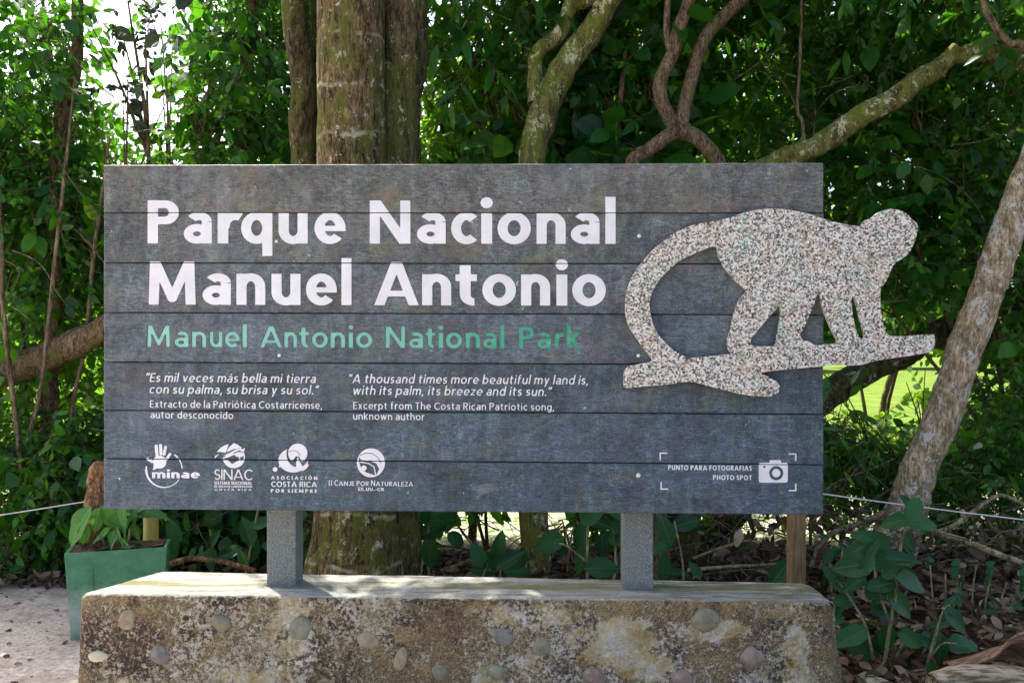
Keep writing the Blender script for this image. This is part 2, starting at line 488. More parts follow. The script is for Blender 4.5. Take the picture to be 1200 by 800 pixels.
def ground_mat():
    m, nt, b, out = new_mat('ground')
    v = coords(nt)
    tc = N(nt, 'TexCoord')
    so = N(nt, 'SeparateXYZ')
    nt.links.new(tc.outputs['Object'], so.inputs[0])
    f = nz(nt, v, 40, 6, 0.75)
    md = nz(nt, v, 4.5, 6, 0.7)
    sand = ramp(nt, f, [(0.32, (0.20, 0.155, 0.125)), (0.43, (0.50, 0.415, 0.35)), (0.62, (0.68, 0.59, 0.52))])
    sand = mix(nt, ramp(nt, md, [(0.46, 0.0), (0.62, 0.55)]), sand, (0.26, 0.20, 0.15))
    lit = ramp(nt, nz(nt, v, 28, 6, 0.8), [(0.3, (0.022, 0.014, 0.010)), (0.5, (0.065, 0.042, 0.026)), (0.7, (0.16, 0.11, 0.07))])
    g1 = nz(nt, v, 1.2, 6, 0.7)
    g2 = nz(nt, v, 22, 6, 0.8)
    lawn = ramp(nt, g1, [(0.35, (0.065, 0.125, 0.014)), (0.6, (0.125, 0.175, 0.022)), (0.75, (0.20, 0.20, 0.05))])
    lawn = mix(nt, 1.0, lawn, ramp(nt, g2, [(0.3, 0.6), (0.7, 1.35)]), 'MULTIPLY')
    wob = math_(nt, 'MULTIPLY_ADD', nz(nt, v, 1.1, 4, 0.6), 1.0)
    wob.node.inputs[2].default_value = -0.5
    yy = math_(nt, 'ADD', so.outputs['Y'], wob)
    # litter begins where the planting begins, and stays right of the plinth
    m1 = ramp(nt, math_(nt, 'MULTIPLY', math_(nt, 'SUBTRACT', yy, 5.3), 2.0, True), [(0, 0.0), (1, 1.0)])
    xr = ramp(nt, math_(nt, 'MULTIPLY', math_(nt, 'SUBTRACT', math_(nt, 'ADD', so.outputs['X'], math_(nt, 'MULTIPLY', wob, 0.3)), 0.9), 3.0, True), [(0, 0.0), (1, 1.0)])
    m1 = math_(nt, 'MAXIMUM', m1, xr)
    col = mix(nt, m1, sand, lit)
    # pale driftwood coloured sand strip behind the thicket, its paleness standing in for sunlight, and lawn beyond
    m2 = ramp(nt, math_(nt, 'MULTIPLY', math_(nt, 'SUBTRACT', yy, 6.25), 2.0, True), [(0, 0.0), (1, 1.0)])
    col = mix(nt, m2, col, mix(nt, ramp(nt, nz(nt, v, 9, 5, 0.7), [(0.4, 0.0), (0.6, 1.0)]), (0.46, 0.42, 0.34), lawn))
    m3 = ramp(nt, math_(nt, 'MULTIPLY', math_(nt, 'SUBTRACT', yy, 8.0), 0.7, True), [(0, 0.0), (1, 1.0)])
    col = mix(nt, m3, col, lawn)
    setc(nt, b, col, 0.95, 0.1)
    bump(nt, b, math_(nt, 'ADD', f, math_(nt, 'MULTIPLY', md, 2)), 0.8, 0.02)
    return m


M['ground'] = ground_mat()
M['pebble'] = None


def pebble_mat(i, a, b_):
    m = simple('river pebble %d' % i, a, b_, 22, 0.75, 0.2, 0.35, 0.004, (1, 1, 1), .35, .6)
    nt = m.node_tree
    b = next(n for n in nt.nodes if n.type == 'BSDF_PRINCIPLED')
    src = b.inputs['Base Color'].links[0].from_socket
    d = ramp(nt, nz(nt, coords(nt), 60, 6, 0.8, .4), [(0.56, 0.0), (0.64, 0.75)])
    nt.links.new(mix(nt, d, src, (0.13, 0.11, 0.07)), b.inputs['Base Color'])
    return m


PEB = [pebble_mat(0, (0.13, 0.125, 0.085), (0.22, 0.21, 0.15)), pebble_mat(1, (0.19, 0.155, 0.10), (0.31, 0.26, 0.17)),
       pebble_mat(2, (0.12, 0.12, 0.105), (0.21, 0.205, 0.18)), pebble_mat(3, (0.17, 0.125, 0.10), (0.28, 0.22, 0.18)),
       pebble_mat(4, (0.14, 0.15, 0.105), (0.23, 0.24, 0.17)), pebble_mat(5, (0.42, 0.39, 0.27), (0.52, 0.50, 0.38))]


def planter_mat():
    m, nt, b, out = new_mat('worn green planter paint')
    v = coords(nt)
    tc = N(nt, 'TexCoord')
    so = N(nt, 'SeparateXYZ')
    nt.links.new(tc.outputs['Object'], so.inputs[0])
    n = nz(nt, v, 11, 6, 0.7)
    n2 = nz(nt, v, 70, 5, 0.75)
    col = mix(nt, ramp(nt, n, [(0.35, 0.0), (0.65, 1.0)]), (0.035, 0.15, 0.075), (0.075, 0.24, 0.135))
    col = mix(nt, ramp(nt, n2, [(0.6, 0.0), (0.75, 0.5)]), col, (0.16, 0.32, 0.25))
    # dust splashed up from the sand, thickest just above the foot
    z = so.outputs['Z']
    dz = math_(nt, 'ABSOLUTE', math_(nt, 'SUBTRACT', z, 0.10))
    dm = math_(nt, 'SUBTRACT', ramp(nt, dz, [(0.03, 1.0), (0.24, 0.0)]), math_(nt, 'MULTIPLY', ramp(nt, nz(nt, v, 18, 6, 0.75), [(0.35, 0.0), (0.7, 1.0)]), 0.5), True)
    col = mix(nt, math_(nt, 'MULTIPLY', dm, 0.8), col, (0.40, 0.44, 0.40))
    setc(nt, b, col, 0.55, 0.35)
    bump(nt, b, n2, 0.25, 0.002)
    return m


M['planter'] = planter_mat()
M['soil'] = simple('planter soil', (0.05, 0.03, 0.02), (0.14, 0.09, 0.055), 30, 0.95, 0.1, 0.8, 0.02)
M['wood_post'] = simple('sawn brown timber', (0.20, 0.12, 0.055), (0.34, 0.22, 0.11), 22, 0.75, 0.2, 0.4, 0.004, (6, 6, 0.5))
M['bamboo'] = simple('yellow bamboo', (0.36, 0.30, 0.06), (0.48, 0.42, 0.12), 14, 0.5, 0.4, 0.2, 0.003, (1, 1, 0.4))
M['rope'] = simple('white rope', (0.50, 0.50, 0.50), (0.64, 0.64, 0.64), 200, 0.7, 0.2)
M['dead_leaf'] = leaf_mat('dead leaf', [(0, (0.05, 0.030, 0.019)), (0.5, (0.12, 0.078, 0.05)), (0.85, (0.23, 0.155, 0.10)), (1, (0.42, 0.32, 0.22))], (0.3, 0.15, 0.05), 0.12, 0.75, 0.2)
M['husk'] = simple('dry palm sheath', (0.15, 0.08, 0.05), (0.40, 0.23, 0.14), 11, 0.7, 0.25, 0.5, 0.006, (0.6, 6, 4), .42, .58)
M['log'] = simple('bleached log', (0.16, 0.11, 0.065), (0.48, 0.37, 0.24), 16, 0.85, 0.2, 0.9, 0.012, (0.5, 4, 4), .42, .56)
M['rock'] = simple('mossy rock', (0.16, 0.15, 0.07), (0.34, 0.31, 0.22), 22, 0.9, 0.2, 0.9, 0.01)


def bigleaf_mat(name, c1, c2, vein, tf=0.22):
    m, nt, b, out = new_mat(name)
    tc = N(nt, 'TexCoord')
    so = N(nt, 'SeparateXYZ')
    nt.links.new(tc.outputs['Object'], so.inputs[0])
    oi = N(nt, 'ObjectInfo')
    col = mix(nt, oi.outputs['Random'], c1, c2)
    ax = math_(nt, 'ABSOLUTE', so.outputs['X'])
    mid = ramp(nt, ax, [(0.010, 0.9), (0.022, 0.0)])
    # side veins: bands that slant away from the midrib
    s = math_(nt, 'SUBTRACT', math_(nt, 'MULTIPLY', so.outputs['Y'], 9.0), math_(nt, 'MULTIPLY', ax, 9.0))
    fr = math_(nt, 'ABSOLUTE', math_(nt, 'SUBTRACT', math_(nt, 'FRACT', s), 0.5))
    sv = ramp(nt, fr, [(0.0, 0.30), (0.07, 0.0)])
    col = mix(nt, math_(nt, 'MAXIMUM', mid, sv), col, vein)
    d = nz(nt, coords(nt, rand=True), 7, 5, 0.7)
    col = mix(nt, ramp(nt, d, [(0.60, 0.0), (0.75, 0.30)]), col, (0.14, 0.19, 0.08))
    setc(nt, b, col, 0.40, 0.32)
    bump(nt, b, math_(nt, 'ADD', math_(nt, 'MAXIMUM', mid, sv), math_(nt, 'MULTIPLY', d, .6)), 0.5, 0.006)
    tr = N(nt, 'BsdfTranslucent')
    nt.links.new(mix(nt, 0.5, col, (0.2, 0.4, 0.03)), tr.inputs[0])
    ms_ = N(nt, 'MixShader')
    ms_.inputs[0].default_value = tf
    nt.links.new(b.outputs[0], ms_.inputs[1])
    nt.links.new(tr.outputs[0], ms_.inputs[2])
    nt.links.new(ms_.outputs[0], out.inputs[0])
    return m


M['big_leaf'] = bigleaf_mat('broad dark leaf', (0.006, 0.050, 0.017), (0.018, 0.105, 0.022), (0.035, 0.15, 0.035))
M['planter_leaf'] = bigleaf_mat('planter leaf', (0.04, 0.16, 0.035), (0.07, 0.24, 0.04), (0.16, 0.32, 0.09), 0.3)

# ------------------------------------------------------------------ ground
def gh(x, y):
    h = 0.0
    if y < 14:
        h += 0.016 * noise.noise(Vector((x * 1.3, y * 1.3, 0))) + 0.008 * noise.noise(Vector((x * 5, y * 5, 3)))
        d = ((x - 2.6) / 1.6) ** 2 + ((y - 5.2) / 0.7) ** 2
        h += 0.07 * math.exp(-d)
        d = ((x + 0.2) / 2.2) ** 2 + ((y - 5.9) / 0.6) ** 2
        h += 0.02 * math.exp(-d)
    return h


xs = np.concatenate([[-900, -300, -120, -60, -30, -16], np.linspace(-9, 9, 150), [16, 30, 60, 120, 300, 900]])
ys = np.concatenate([[-60, -20, -6], np.linspace(-1, 2.8, 10), np.linspace(3, 9, 90), np.linspace(9.4, 14.2, 12), [18, 24, 34, 50, 80, 140, 300, 800, 1900]])
gv = [(x, y, gh(x, y)) for y in ys for x in xs]
nx = len(xs)
gq = [(j * nx + i, j * nx + i + 1, (j + 1) * nx + i + 1, (j + 1) * nx + i) for j in range(len(ys) - 1) for i in range(nx - 1)]
tag(put_world('ground', np.array(gv), M['ground'], quads=gq, smooth=True), 'sandy path turning to leaf litter and lawn', None, None, 'structure')

# ------------------------------------------------------------------ sign frame
SL, SR = Vector((-1.603, 3.35, 0)), Vector((1.197, 3.28, 0))
UX = (SR - SL).normalized()
NRM = Vector((UX.y, -UX.x, 0)).normalized()       # towards the camera
if NRM.y > 0: NRM = -NRM


def sgn(px, py, off=0.0):
    d = Vector(((px - 600) / F, 1.0, -(py - 400) / F))
    o = Vector((0, 0, EYE))
    t = ((SL + NRM * off) - o).dot(NRM) / d.dot(NRM)
    return o + d * t


XL, XR = 121.5, 965.0
SEAM_L = [192.8, 249.3, 307.8, 366.0, 424.0, 480.5, 537.0, 596.5]
SEAM_R = [190.3, 249.8, 309.3, 369.0, 427.3, 485.4, 544.5, 603.5]


def seam_y(k, x):
    return SEAM_L[k] + (SEAM_R[k] - SEAM_L[k]) * (x - XL) / (XR - XL)


# ------------------------------------------------------------------ distance-field drawing of letters and marks (photo px units)
def arc(cx, cy, rx, ry, a0, a1, n=None):
    n = n or max(4, int(abs(a1 - a0) / 11))
    return [(cx + rx * math.cos(math.radians(a0 + (a1 - a0) * i / n)), cy + ry * math.sin(math.radians(a0 + (a1 - a0) * i / n))) for i in range(n + 1)]


def d_poly_line(X, Y, pts, r, butt=(True, True)):
    d = np.full(X.shape, 1e9)
    if len(pts) == 1:
        return np.hypot(X - pts[0][0], Y - pts[0][1]) - r
    for (ax, ay), (bx, by) in zip(pts[:-1], pts[1:]):
        vx, vy = bx - ax, by - ay
        L2 = vx * vx + vy * vy + 1e-12
        t = np.clip(((X - ax) * vx + (Y - ay) * vy) / L2, 0, 1)
        d = np.minimum(d, np.hypot(X - ax - t * vx, Y - ay - t * vy))
    d = d - r
    for k, (e, f_) in enumerate(((pts[0], pts[1]), (pts[-1], pts[-2]))):
        if butt[k]:
            dx, dy = e[0] - f_[0], e[1] - f_[1]
            L = math.hypot(dx, dy)
            if L < 1e-9: continue
            dx /= L; dy /= L
            q = (X - e[0]) * dx + (Y - e[1]) * dy
            near = np.hypot(X - e[0], Y - e[1]) < r * 1.35
            d = np.where(near & (q > -r * 0.2), np.maximum(d, q), d)
    return d


def d_polygon(X, Y, pts):
    d = np.full(X.shape, 1e9)
    ins = np.zeros(X.shape, dtype=bool)
    n = len(pts)
    for i in range(n):
        ax, ay = pts[i]; bx, by = pts[(i + 1) % n]
        vx, vy = bx - ax, by - ay
        t = np.clip(((X - ax) * vx + (Y - ay) * vy) / (vx * vx + vy * vy + 1e-12), 0, 1)
        d = np.minimum(d, np.hypot(X - ax - t * vx, Y - ay - t * vy))
        c = ((ay > Y) != (by > Y)) & (X < (bx - ax) * (Y - ay) / ((by - ay) if abs(by - ay) > 1e-12 else 1e-12) + ax)
        ins ^= c
    return np.where(ins, -d, d)


def d_ell(X, Y, cx, cy, rx, ry):
    k = np.hypot((X - cx) / rx, (Y - cy) / ry)
    return (k - 1) * min(rx, ry)


def contours(D, x0, y0, h):
    """closed loops of D=0 by marching squares, with holes as separate loops"""
    ny_, nx_ = D.shape
    D = np.where(np.abs(D) < 1e-7, 1e-7, D)
    I = D < 0
    code = (I[:-1, :-1] * 1 + I[:-1, 1:] * 2 + I[1:, 1:] * 4 + I[1:, :-1] * 8)
    js, is_ = np.nonzero((code > 0) & (code < 15))
    nxt = {}
    pos = {}

    def ept(e):
        if e not in pos:
            k, j, i = e
            if k == 0: a, b = D[j, i], D[j, i + 1]; t = a / (a - b); pos[e] = (x0 + (i + t) * h, y0 + j * h)
            else: a, b = D[j, i], D[j + 1, i]; t = a / (a - b); pos[e] = (x0 + i * h, y0 + (j + t) * h)
        return e
    tab = {1: [(3, 0)], 2: [(0, 1)], 3: [(3, 1)], 4: [(1, 2)], 5: [(3, 0), (1, 2)], 6: [(0, 2)], 7: [(3, 2)], 8: [(2, 3)], 9: [(2, 0)], 10: [(0, 1), (2, 3)], 11: [(2, 1)], 12: [(1, 3)], 13: [(1, 0)], 14: [(0, 3)]}
    for j, i in zip(js.tolist(), is_.tolist()):
        E = [(0, j, i), (1, j, i + 1), (0, j + 1, i), (1, j, i)]
        for a, b in tab[int(code[j, i])]:
            nxt.setdefault(ept(E[a]), []).append(ept(E[b]))
    loops = []
    while nxt:
        s = next(iter(nxt))
        cur = s
        lp = []
        while cur in nxt:
            lst = nxt[cur]
            n_ = lst.pop()
            if not lst: del nxt[cur]
            lp.append(pos[cur])
            cur = n_
            if cur == s: break
        if len(lp) >= 4: loops.append(lp)
    return loops


def simplify(lp, tol):
    out = []
    n = len(lp)
    i = 0
    keep = [True] * n
    for _ in range(3):
        idx = [k for k in range(n) if keep[k]]
        m_ = len(idx)
        if m_ < 6: break
        k = 0
        while k < m_:
            a, b, c = lp[idx[k - 1]], lp[idx[k]], lp[idx[(k + 1) % m_]]
            L = math.hypot(c[0] - a[0], c[1] - a[1]) + 1e-12
            dd = abs((c[0] - a[0]) * (b[1] - a[1]) - (c[1] - a[1]) * (b[0] - a[0])) / L
            if dd < tol:
                keep[idx[k]] = False
                k += 2
            else: k += 1
    return [lp[k] for k in range(n) if keep[k]]


def art_loops(fn, bbox, h, tol=None):
    x0, y0, x1, y1 = bbox
    x0 -= 2 * h; y0 -= 2 * h; x1 += 2 * h; y1 += 2 * h
    gx = np.arange(x0, x1 + h, h); gy = np.arange(y0, y1 + h, h)
    X, Y = np.meshgrid(gx, gy)
    D = fn(X, Y)
    for k in range(1, 7):
        sy = SEAM_L[k] + (SEAM_R[k] - SEAM_L[k]) * (X - XL) / (XR - XL)
        if y0 < sy.max() and y1 > sy.min():
            D = np.maximum(D, 0.55 - np.abs(Y - sy))
    D[0, :] = 1; D[-1, :] = 1; D[:, 0] = 1; D[:, -1] = 1
    return [simplify(l, tol or h * 0.06) for l in contours(D, x0, y0, h)]


def area2(l):
    return sum(l[i - 1][0] * l[i][1] - l[i][0] * l[i - 1][1] for i in range(len(l))) / 2


def inside(p, l):
    c = False
    for i in range(len(l)):
        ax, ay = l[i - 1]; bx, by = l[i]
        if (ay > p[1]) != (by > p[1]) and p[0] < (bx - ax) * (p[1] - ay) / (by - ay) + ax: c = not c
    return c


def nest(loops):
    """[(outer, [holes])] from a flat list of closed loops"""
    loops = [l for l in loops if len(l) >= 3 and abs(area2(l)) > 1e-9]
    dep = [sum(1 for j, m_ in enumerate(loops) if j != i and abs(area2(m_)) > abs(area2(l)) and inside(l[0], m_)) for i, l in enumerate(loops)]
    out = []
    for i, l in enumerate(loops):
        if dep[i] % 2 == 0:
            out.append((l, [m_ for j, m_ in enumerate(loops) if dep[j] == dep[i] + 1 and inside(m_[0], l)]))
    return out


def slab(loops, mapf, front, back, skirt=True):
    V, Fc = [], []
    for outer, holes in nest(loops):
        v, f = slab1([outer] + holes, mapf, front, back, skirt)
        o = len(V)
        V += v
        Fc += [tuple(o + i for i in t) for t in f]
    return V, Fc


def slab1(loops, mapf, front, back, skirt=True):
    """fill loops (with holes) at offset front, with side walls down to offset back"""
    verts, faces = [], []
    polys = [[Vector((p[0], p[1], 0)) for p in l] for l in loops if len(l) >= 3]
    if not polys: return verts, faces
    tris = tessellate_polygon(polys)
    flat = [p for l in polys for p in l]
    verts += [mapf(p.x, p.y, front) for p in flat]
    for t in tris:
        a, b, c = [verts[i] for i in t]
        nn = (b - a).cross(c - a)
        if nn.length < 1e-12: continue
        faces.append(tuple(t) if nn.dot(NRM) > 0 else tuple(reversed(t)))
    if skirt:
        nb = len(flat)
        verts += [mapf(p.x, p.y, back) for p in flat]
        o = 0
        for l in polys:
            n = len(l)
            for i in range(n):
                a, b = o + i, o + (i + 1) % n
                faces.append((a, b, nb + b, nb + a))
            o += n
    return verts, faces


# ---- stroke alphabet. Cap height 1, x height .72. glyph -> (width, strokes[(pts, weight factor, butt)], clip(ymin,ymax))
KV = .80      # horizontal strokes are thinner than upright ones


def glyph(ch, w):
    h = w / 2
    v = h * KV
    vv = v * 2
    X = 0.72
    S = []
    W = None
    clip = None
    def st(pts, f=1.0, butt=(True, True)): S.append((pts, f, butt))
    base = {'á': 'a', 'ó': 'o', 'Á': 'A', 'Ó': 'O', 'í': 'ı'}.get(ch, ch)
    c = base
    if c == 'a':
        W = .60 + w * .2; cx = .05 + (W - .05) / 2; r = W - h - cx
        ra = r * .72; st([(W - h, 0), (W - h, X - v - ra)]); st(arc(cx, X - v - ra + .01, r, ra, 0, 150))
        ry = (.45 - vv) / 2 + .01
        st(arc(W / 2 - .02, v + ry - .012, (W - w) / 2 - .01, ry, 0, 360), .92, (False, False))
    elif c in 'bdpqg':
        W = .72; ry = X / 2 - v + .01; rx = (W - w) / 2
        st(arc(W / 2, X / 2, rx, ry, 0, 360), 1, (False, False))
        x = h if c in 'bp' else W - h
        if c in 'bd': st([(x, 0), (x, 1.09)])
        elif c in 'pq': st([(x, X), (x, -.29)])
        else:
            st([(x, X), (x, -.03)]); st(arc(W / 2, -.03, rx, .22 - v * .5, 0, -150))
    elif c in 'ceo':
        W = {'c': .62, 'e': .70, 'o': .76}[c]
        R = .36 if c != 'o' else .38
        cx = R; ry = X / 2 - v + .012; rx = R - h
        if c == 'o': st(arc(cx, X / 2, rx, ry, 0, 360), 1, (False, False))
        if c == 'c': st(arc(cx, X / 2, rx, ry, 48, 312))
        if c == 'e':
            cy = X / 2; st(arc(cx, cy, rx, ry, 0, 318)); st([(cx - rx, cy - .01), (cx + rx + h, cy - .01)], .66)
    elif c in 'nmhu':
        W = .66 if c != 'm' else 1.06
        if c == 'u':
            r = (W - w) / 2; st([(W - h, 0), (W - h, X)]); st([(h, X), (h, v + r)], 1, (True, False)); st(arc(W / 2, v + r - .012, r, r, 180, 360), 1, (False, False))
        else:
            st([(h, 0), (h, X if c != 'h' else 1.09)])
            arms = [(h, W - h)] if c != 'm' else [(h, W / 2), (W / 2, W - h)]
            for a, b in arms:
                r = (b - a) / 2; st(arc((a + b) / 2, X - v - r + .012, r, r, 0, 180), 1, (False, False)); st([(b, X - v - r), (b, 0)], 1, (False, True))
    elif c == 'r':
        W = .44; st([(h, 0), (h, X)]); r = .24; st(arc(h + r + .03, X - v - r + .012, r, r, 62, 180), 1, (True, False))
    elif c in 'iı':
        W = w
        st([(h, 0), (h, X)])
        if c == 'i': st([(h, .95)], 1.12)
    elif c == 'j': W = w; st([(h, X), (h, -.22)]); st([(h, .95)], 1.12)
    elif c == 'l': W = w; st([(h, 0), (h, 1.09)])
    elif c == 't':
        W = .48; x = .17 + h * .3
        st([(x, .93), (x, .17 + v)], 1, (True, False)); r = .17; st(arc(x + r, .17 + v - .01, r, .17, 180, 278), .95, (False, True)); st([(0, X - v * .85), (W - .03, X - v * .85)], .85)
    elif c == 'f':
        W = .46; x = .14 + h * .3
        st([(x, 0), (x, .88)], 1, (True, False)); st(arc(x + .2, .86, .2, .17, 180, 80), .95, (False, True)); st([(0, X - v * .8), (W - .05, X - v * .8)], .8)
    elif c == 's':
        W = .52; r = .18 - h * .2; cy1 = X - v - (X - vv) / 4; q = (X - vv) / 4
        st(arc(W / 2, cy1, (W - w) / 2, q, 28, 268)); st(arc(W / 2, v + q, (W - w) / 2, q, 90, -152))
    elif c in 'vy':
        W = .66; lean = (W - w) / 2
        st([(W - h * .9, X + .05), (W / 2, 0.02 + h * .3)] if c == 'v' else [(W - h * .9, X + .05), (W / 2 - lean * .52, -.34)]); st([(h * .9, X + .05), (W / 2, 0.02 + h * .3)])
        clip = (0 if c == 'v' else -.29, X)
    elif c == 'w':
        W = 1.0; a = [h * .9, .29, .5, .71, W - h * .9]
        st([(a[0], X + .05), (a[1], -.02), (a[2], X + .02), (a[3], -.02), (a[4], X + .05)], .95); clip = (0, X)
    elif c == 'x': W = .62; st([(h, -.04), (W - h, X + .04)]); st([(h, X + .04), (W - h, -.04)]); clip = (0, X)
    elif c == 'z': W = .55; st([(0, X - h * .85), (W - h * .7, X - h * .85), (h * .7, h * .85), (W, h * .85)], .85)
    elif c == 'k':
        W = .64; st([(h, 0), (h, 1.09)]); st([(h, .30), (W - h * .9, X + .06)], .92); st([(.26, .42), (W - h * .8, -.05)], .95); clip = (0, 1.09)
    elif c == 'P':
        W = .70; r = (.56 - vv) / 2; st([(h, 0), (h, 1)]); st([(h, 1 - v), (W - h - r, 1 - v)], .95, (False, False)); st(arc(W - h - r, 1 - v - r, r, r, 90, -90), .97, (False, False)); st([(W - h - r, 1 - v - 2 * r), (h, 1 - v - 2 * r)], .95, (False, False))
    elif c in 'RB':
        W = .72; r = (.56 - vv) / 2; st([(h, 0), (h, 1)]); st([(h, 1 - v), (W - h - r, 1 - v)], .95, (False, False)); st(arc(W - h - r - .02, 1 - v - r, r, r, 90, -90), .97, (False, False)); st([(W - h - r, 1 - v - 2 * r), (h, 1 - v - 2 * r)], .95, (False, False))
        if c == 'R': st([(.34, .48), (W - h * .7, -.05)]); clip = (0, 1)
        else: st([(h, h), (.45, h)], .95, (False, False)); st(arc(.44, .27, .27 - h, .27 - h, 90, -90), .97, (False, False))
    elif c == 'D':
        W = .84; st([(h, 0), (h, 1)]); st([(h, 1 - v), (.36, 1 - v)], .95, (False, False)); st([(h, v), (.36, v)], .95, (False, False)); st(arc(.36, .5, W - h - .36, .5 - v, 90, -90), .97, (False, False))
    elif c in 'EFL':
        W = .60; st([(h, 0), (h, 1)])
        if c != 'L': st([(h, 1 - v * .85), (W, 1 - v * .85)], .85); st([(h, .51), (W - .05, .51)], .85)
        if c != 'F': st([(h, v * .85), (W, v * .85)], .85)
    elif c == 'H': W = .82; st([(h, 0), (h, 1)]); st([(W - h, 0), (W - h, 1)]); st([(h, .5), (W - h, .5)], .85)
    elif c == 'I': W = w; st([(h, 0), (h, 1)])
    elif c == 'J': W = .50; r = (W - w) / 2; st([(W - h, 1), (W - h, h + r)], 1, (True, False)); st(arc(W / 2, h + r, r, r, 0, -160), 1, (False, True))
    elif c == 'N': W = .92; st([(h, 0), (h, 1)]); st([(W - h, 0), (W - h, 1)]); st([(h * .9, 1.02), (W - h * .9, -.02)]); clip = (0, 1)
    elif c == 'M': W = 1.10; st([(h + .01, 0), (h + .04, 1)]); st([(W - h - .01, 0), (W - h - .04, 1)]); st([(h + .05, 1.0), (W / 2, .12 + h * .2), (W - h - .05, 1.0)], .92); clip = (0, 1)
    elif c == 'A': W = 1.0; st([(h * .75, -.04), (.5, 1.02), (W - h * .75, -.04)], .97); st([(.2, .27), (.8, .27)], .72); clip = (0, 1)
    elif c == 'V': W = .9; st([(h * .75, 1.04), (.45, -.02), (W - h * .75, 1.04)], .97); clip = (0, 1)
    elif c == 'T': W = .68; st([(W / 2, 0), (W / 2, 1)]); st([(0, 1 - v * .85), (W, 1 - v * .85)], .85)
    elif c == 'U': W = .78; r = (W - w) / 2; st([(h, 1), (h, h + r)], 1, (True, False)); st([(W - h, 1), (W - h, h + r)], 1, (True, False)); st(arc(W / 2, h + r - .012, r, r, 180, 360), 1, (False, False))
    elif c == 'Z': W = .70; st([(0, 1 - h * .85), (W - h * .7, 1 - h * .85), (h * .7, h * .85), (W, h * .85)], .85)
    elif c == 'C': W = .84; st(arc(.5, .5, .5 - h, .512 - v, 45, 315))
    elif c == 'O': W = 1.0; st(arc(.5, .5, .5 - h, .512 - v, 0, 360), 1, (False, False))
    elif c == 'G': W = .92; st(arc(.5, .5, .5 - h, .512 - v, 45, 340)); st([(.54, .47), (W - h * .6, .47)], .85); st([(W - h * .9, .52), (W - h * .9, .18)], .9)
    elif c == 'S':
        W = .60; q = (1 - vv) / 4; st(arc(W / 2, 1 - v - q, (W - w) / 2, q, 30, 268)); st(arc(W / 2, v + q, (W - w) / 2, q, 90, -150))
    elif c == '.': W = w * 1.2; st([(h * 1.2, h * 1.1)], 1.15)
    elif c == ',': W = w * 1.3; st([(h * 1.6, h * 1.6), (h * .3, -w * 1.1)], .95)
    elif c == '-': W = .35; st([(0, .36), (.35, .36)], .9)
    elif c == '“': W = .36; st([(.04, .74), (.10, 1.04)], .95); st([(.26, .74), (.32, 1.04)], .95)
    elif c == '”': W = .36; st([(.04, .74), (.12, 1.04)], .95); st([(.26, .74), (.34, 1.04)], .95)
    else: raise ValueError(ch)
    if ch in 'áó': st([(W / 2 - .02, .82), (W / 2 + .13, 1.02)], .85)
    if ch in 'ÁÓ': clip = None if clip is None else (0, 9); st([(W / 2 - .02, 1.10), (W / 2 + .16, 1.26)], .85)
    return W, S, clip


def glyph_fn(ch, w, x0, yb, cap, sx, slant, slope):
    W, S, clip = glyph(ch, w)

    def fn(X, Y):
        gy = (yb + slope * (X - x0) - Y) / cap
        gx = (X - x0) / (cap * sx) - slant * gy
        d = np.full(X.shape, 1e9)
        for pts, f, butt in S:
            if len(pts) == 1: d = np.minimum(d, d_poly_line(gx, gy, pts, w / 2 * f, butt))
            else: d = np.minimum(d, d_poly_line(gx, gy / KV, [(a_, b_ / KV) for a_, b_ in pts], w / 2 * f, butt))
        if clip: d = np.maximum(d, np.maximum(gy - clip[1], clip[0] - gy))
        return d * cap
    return fn, (x0 + min(0, slant * -0.3) * cap - cap * .1, yb - cap * 1.35, x0 + (W * sx + slant * 1.1) * cap + cap * .1, yb + cap * .42)


def layout(text, x0, x1, w, cap, track=.19, space=.34, slant=0):
    """advance widths fitted to the measured extent"""
    adv, pos = 0, []
    for i, ch in enumerate(text):
        if ch == ' ': adv += space; continue
        if ch == '\u2009': adv += .20; continue
        W = glyph(ch, w)[0]
        pos.append((ch, adv)); last = adv + W
        adv += W + track
    sx = (x1 - x0) / cap / last
    return [(ch, x0 + p * cap * sx) for ch, p in pos], sx


def box_pts(c, ax, ay, az, hx, hy, hz):
    v = []
    for sx in (-1, 1):
        for sy in (-1, 1):
            for sz in (-1, 1):
                v.append(c + ax * sx * hx + ay * sy * hy + az * sz * hz)
    f = [(0, 1, 3, 2), (4, 6, 7, 5), (0, 4, 5, 1), (2, 3, 7, 6), (0, 2, 6, 4), (1, 5, 7, 3)]
    return v, f


# ------------------------------------------------------------------ the sign
sign_loc = (SL + SR) / 2 + Vector((0, 0.12, 0.565))
sign = thing('park_sign', 'grey plank park sign with white lettering and monkey silhouette on two posts', 'sign', sign_loc)

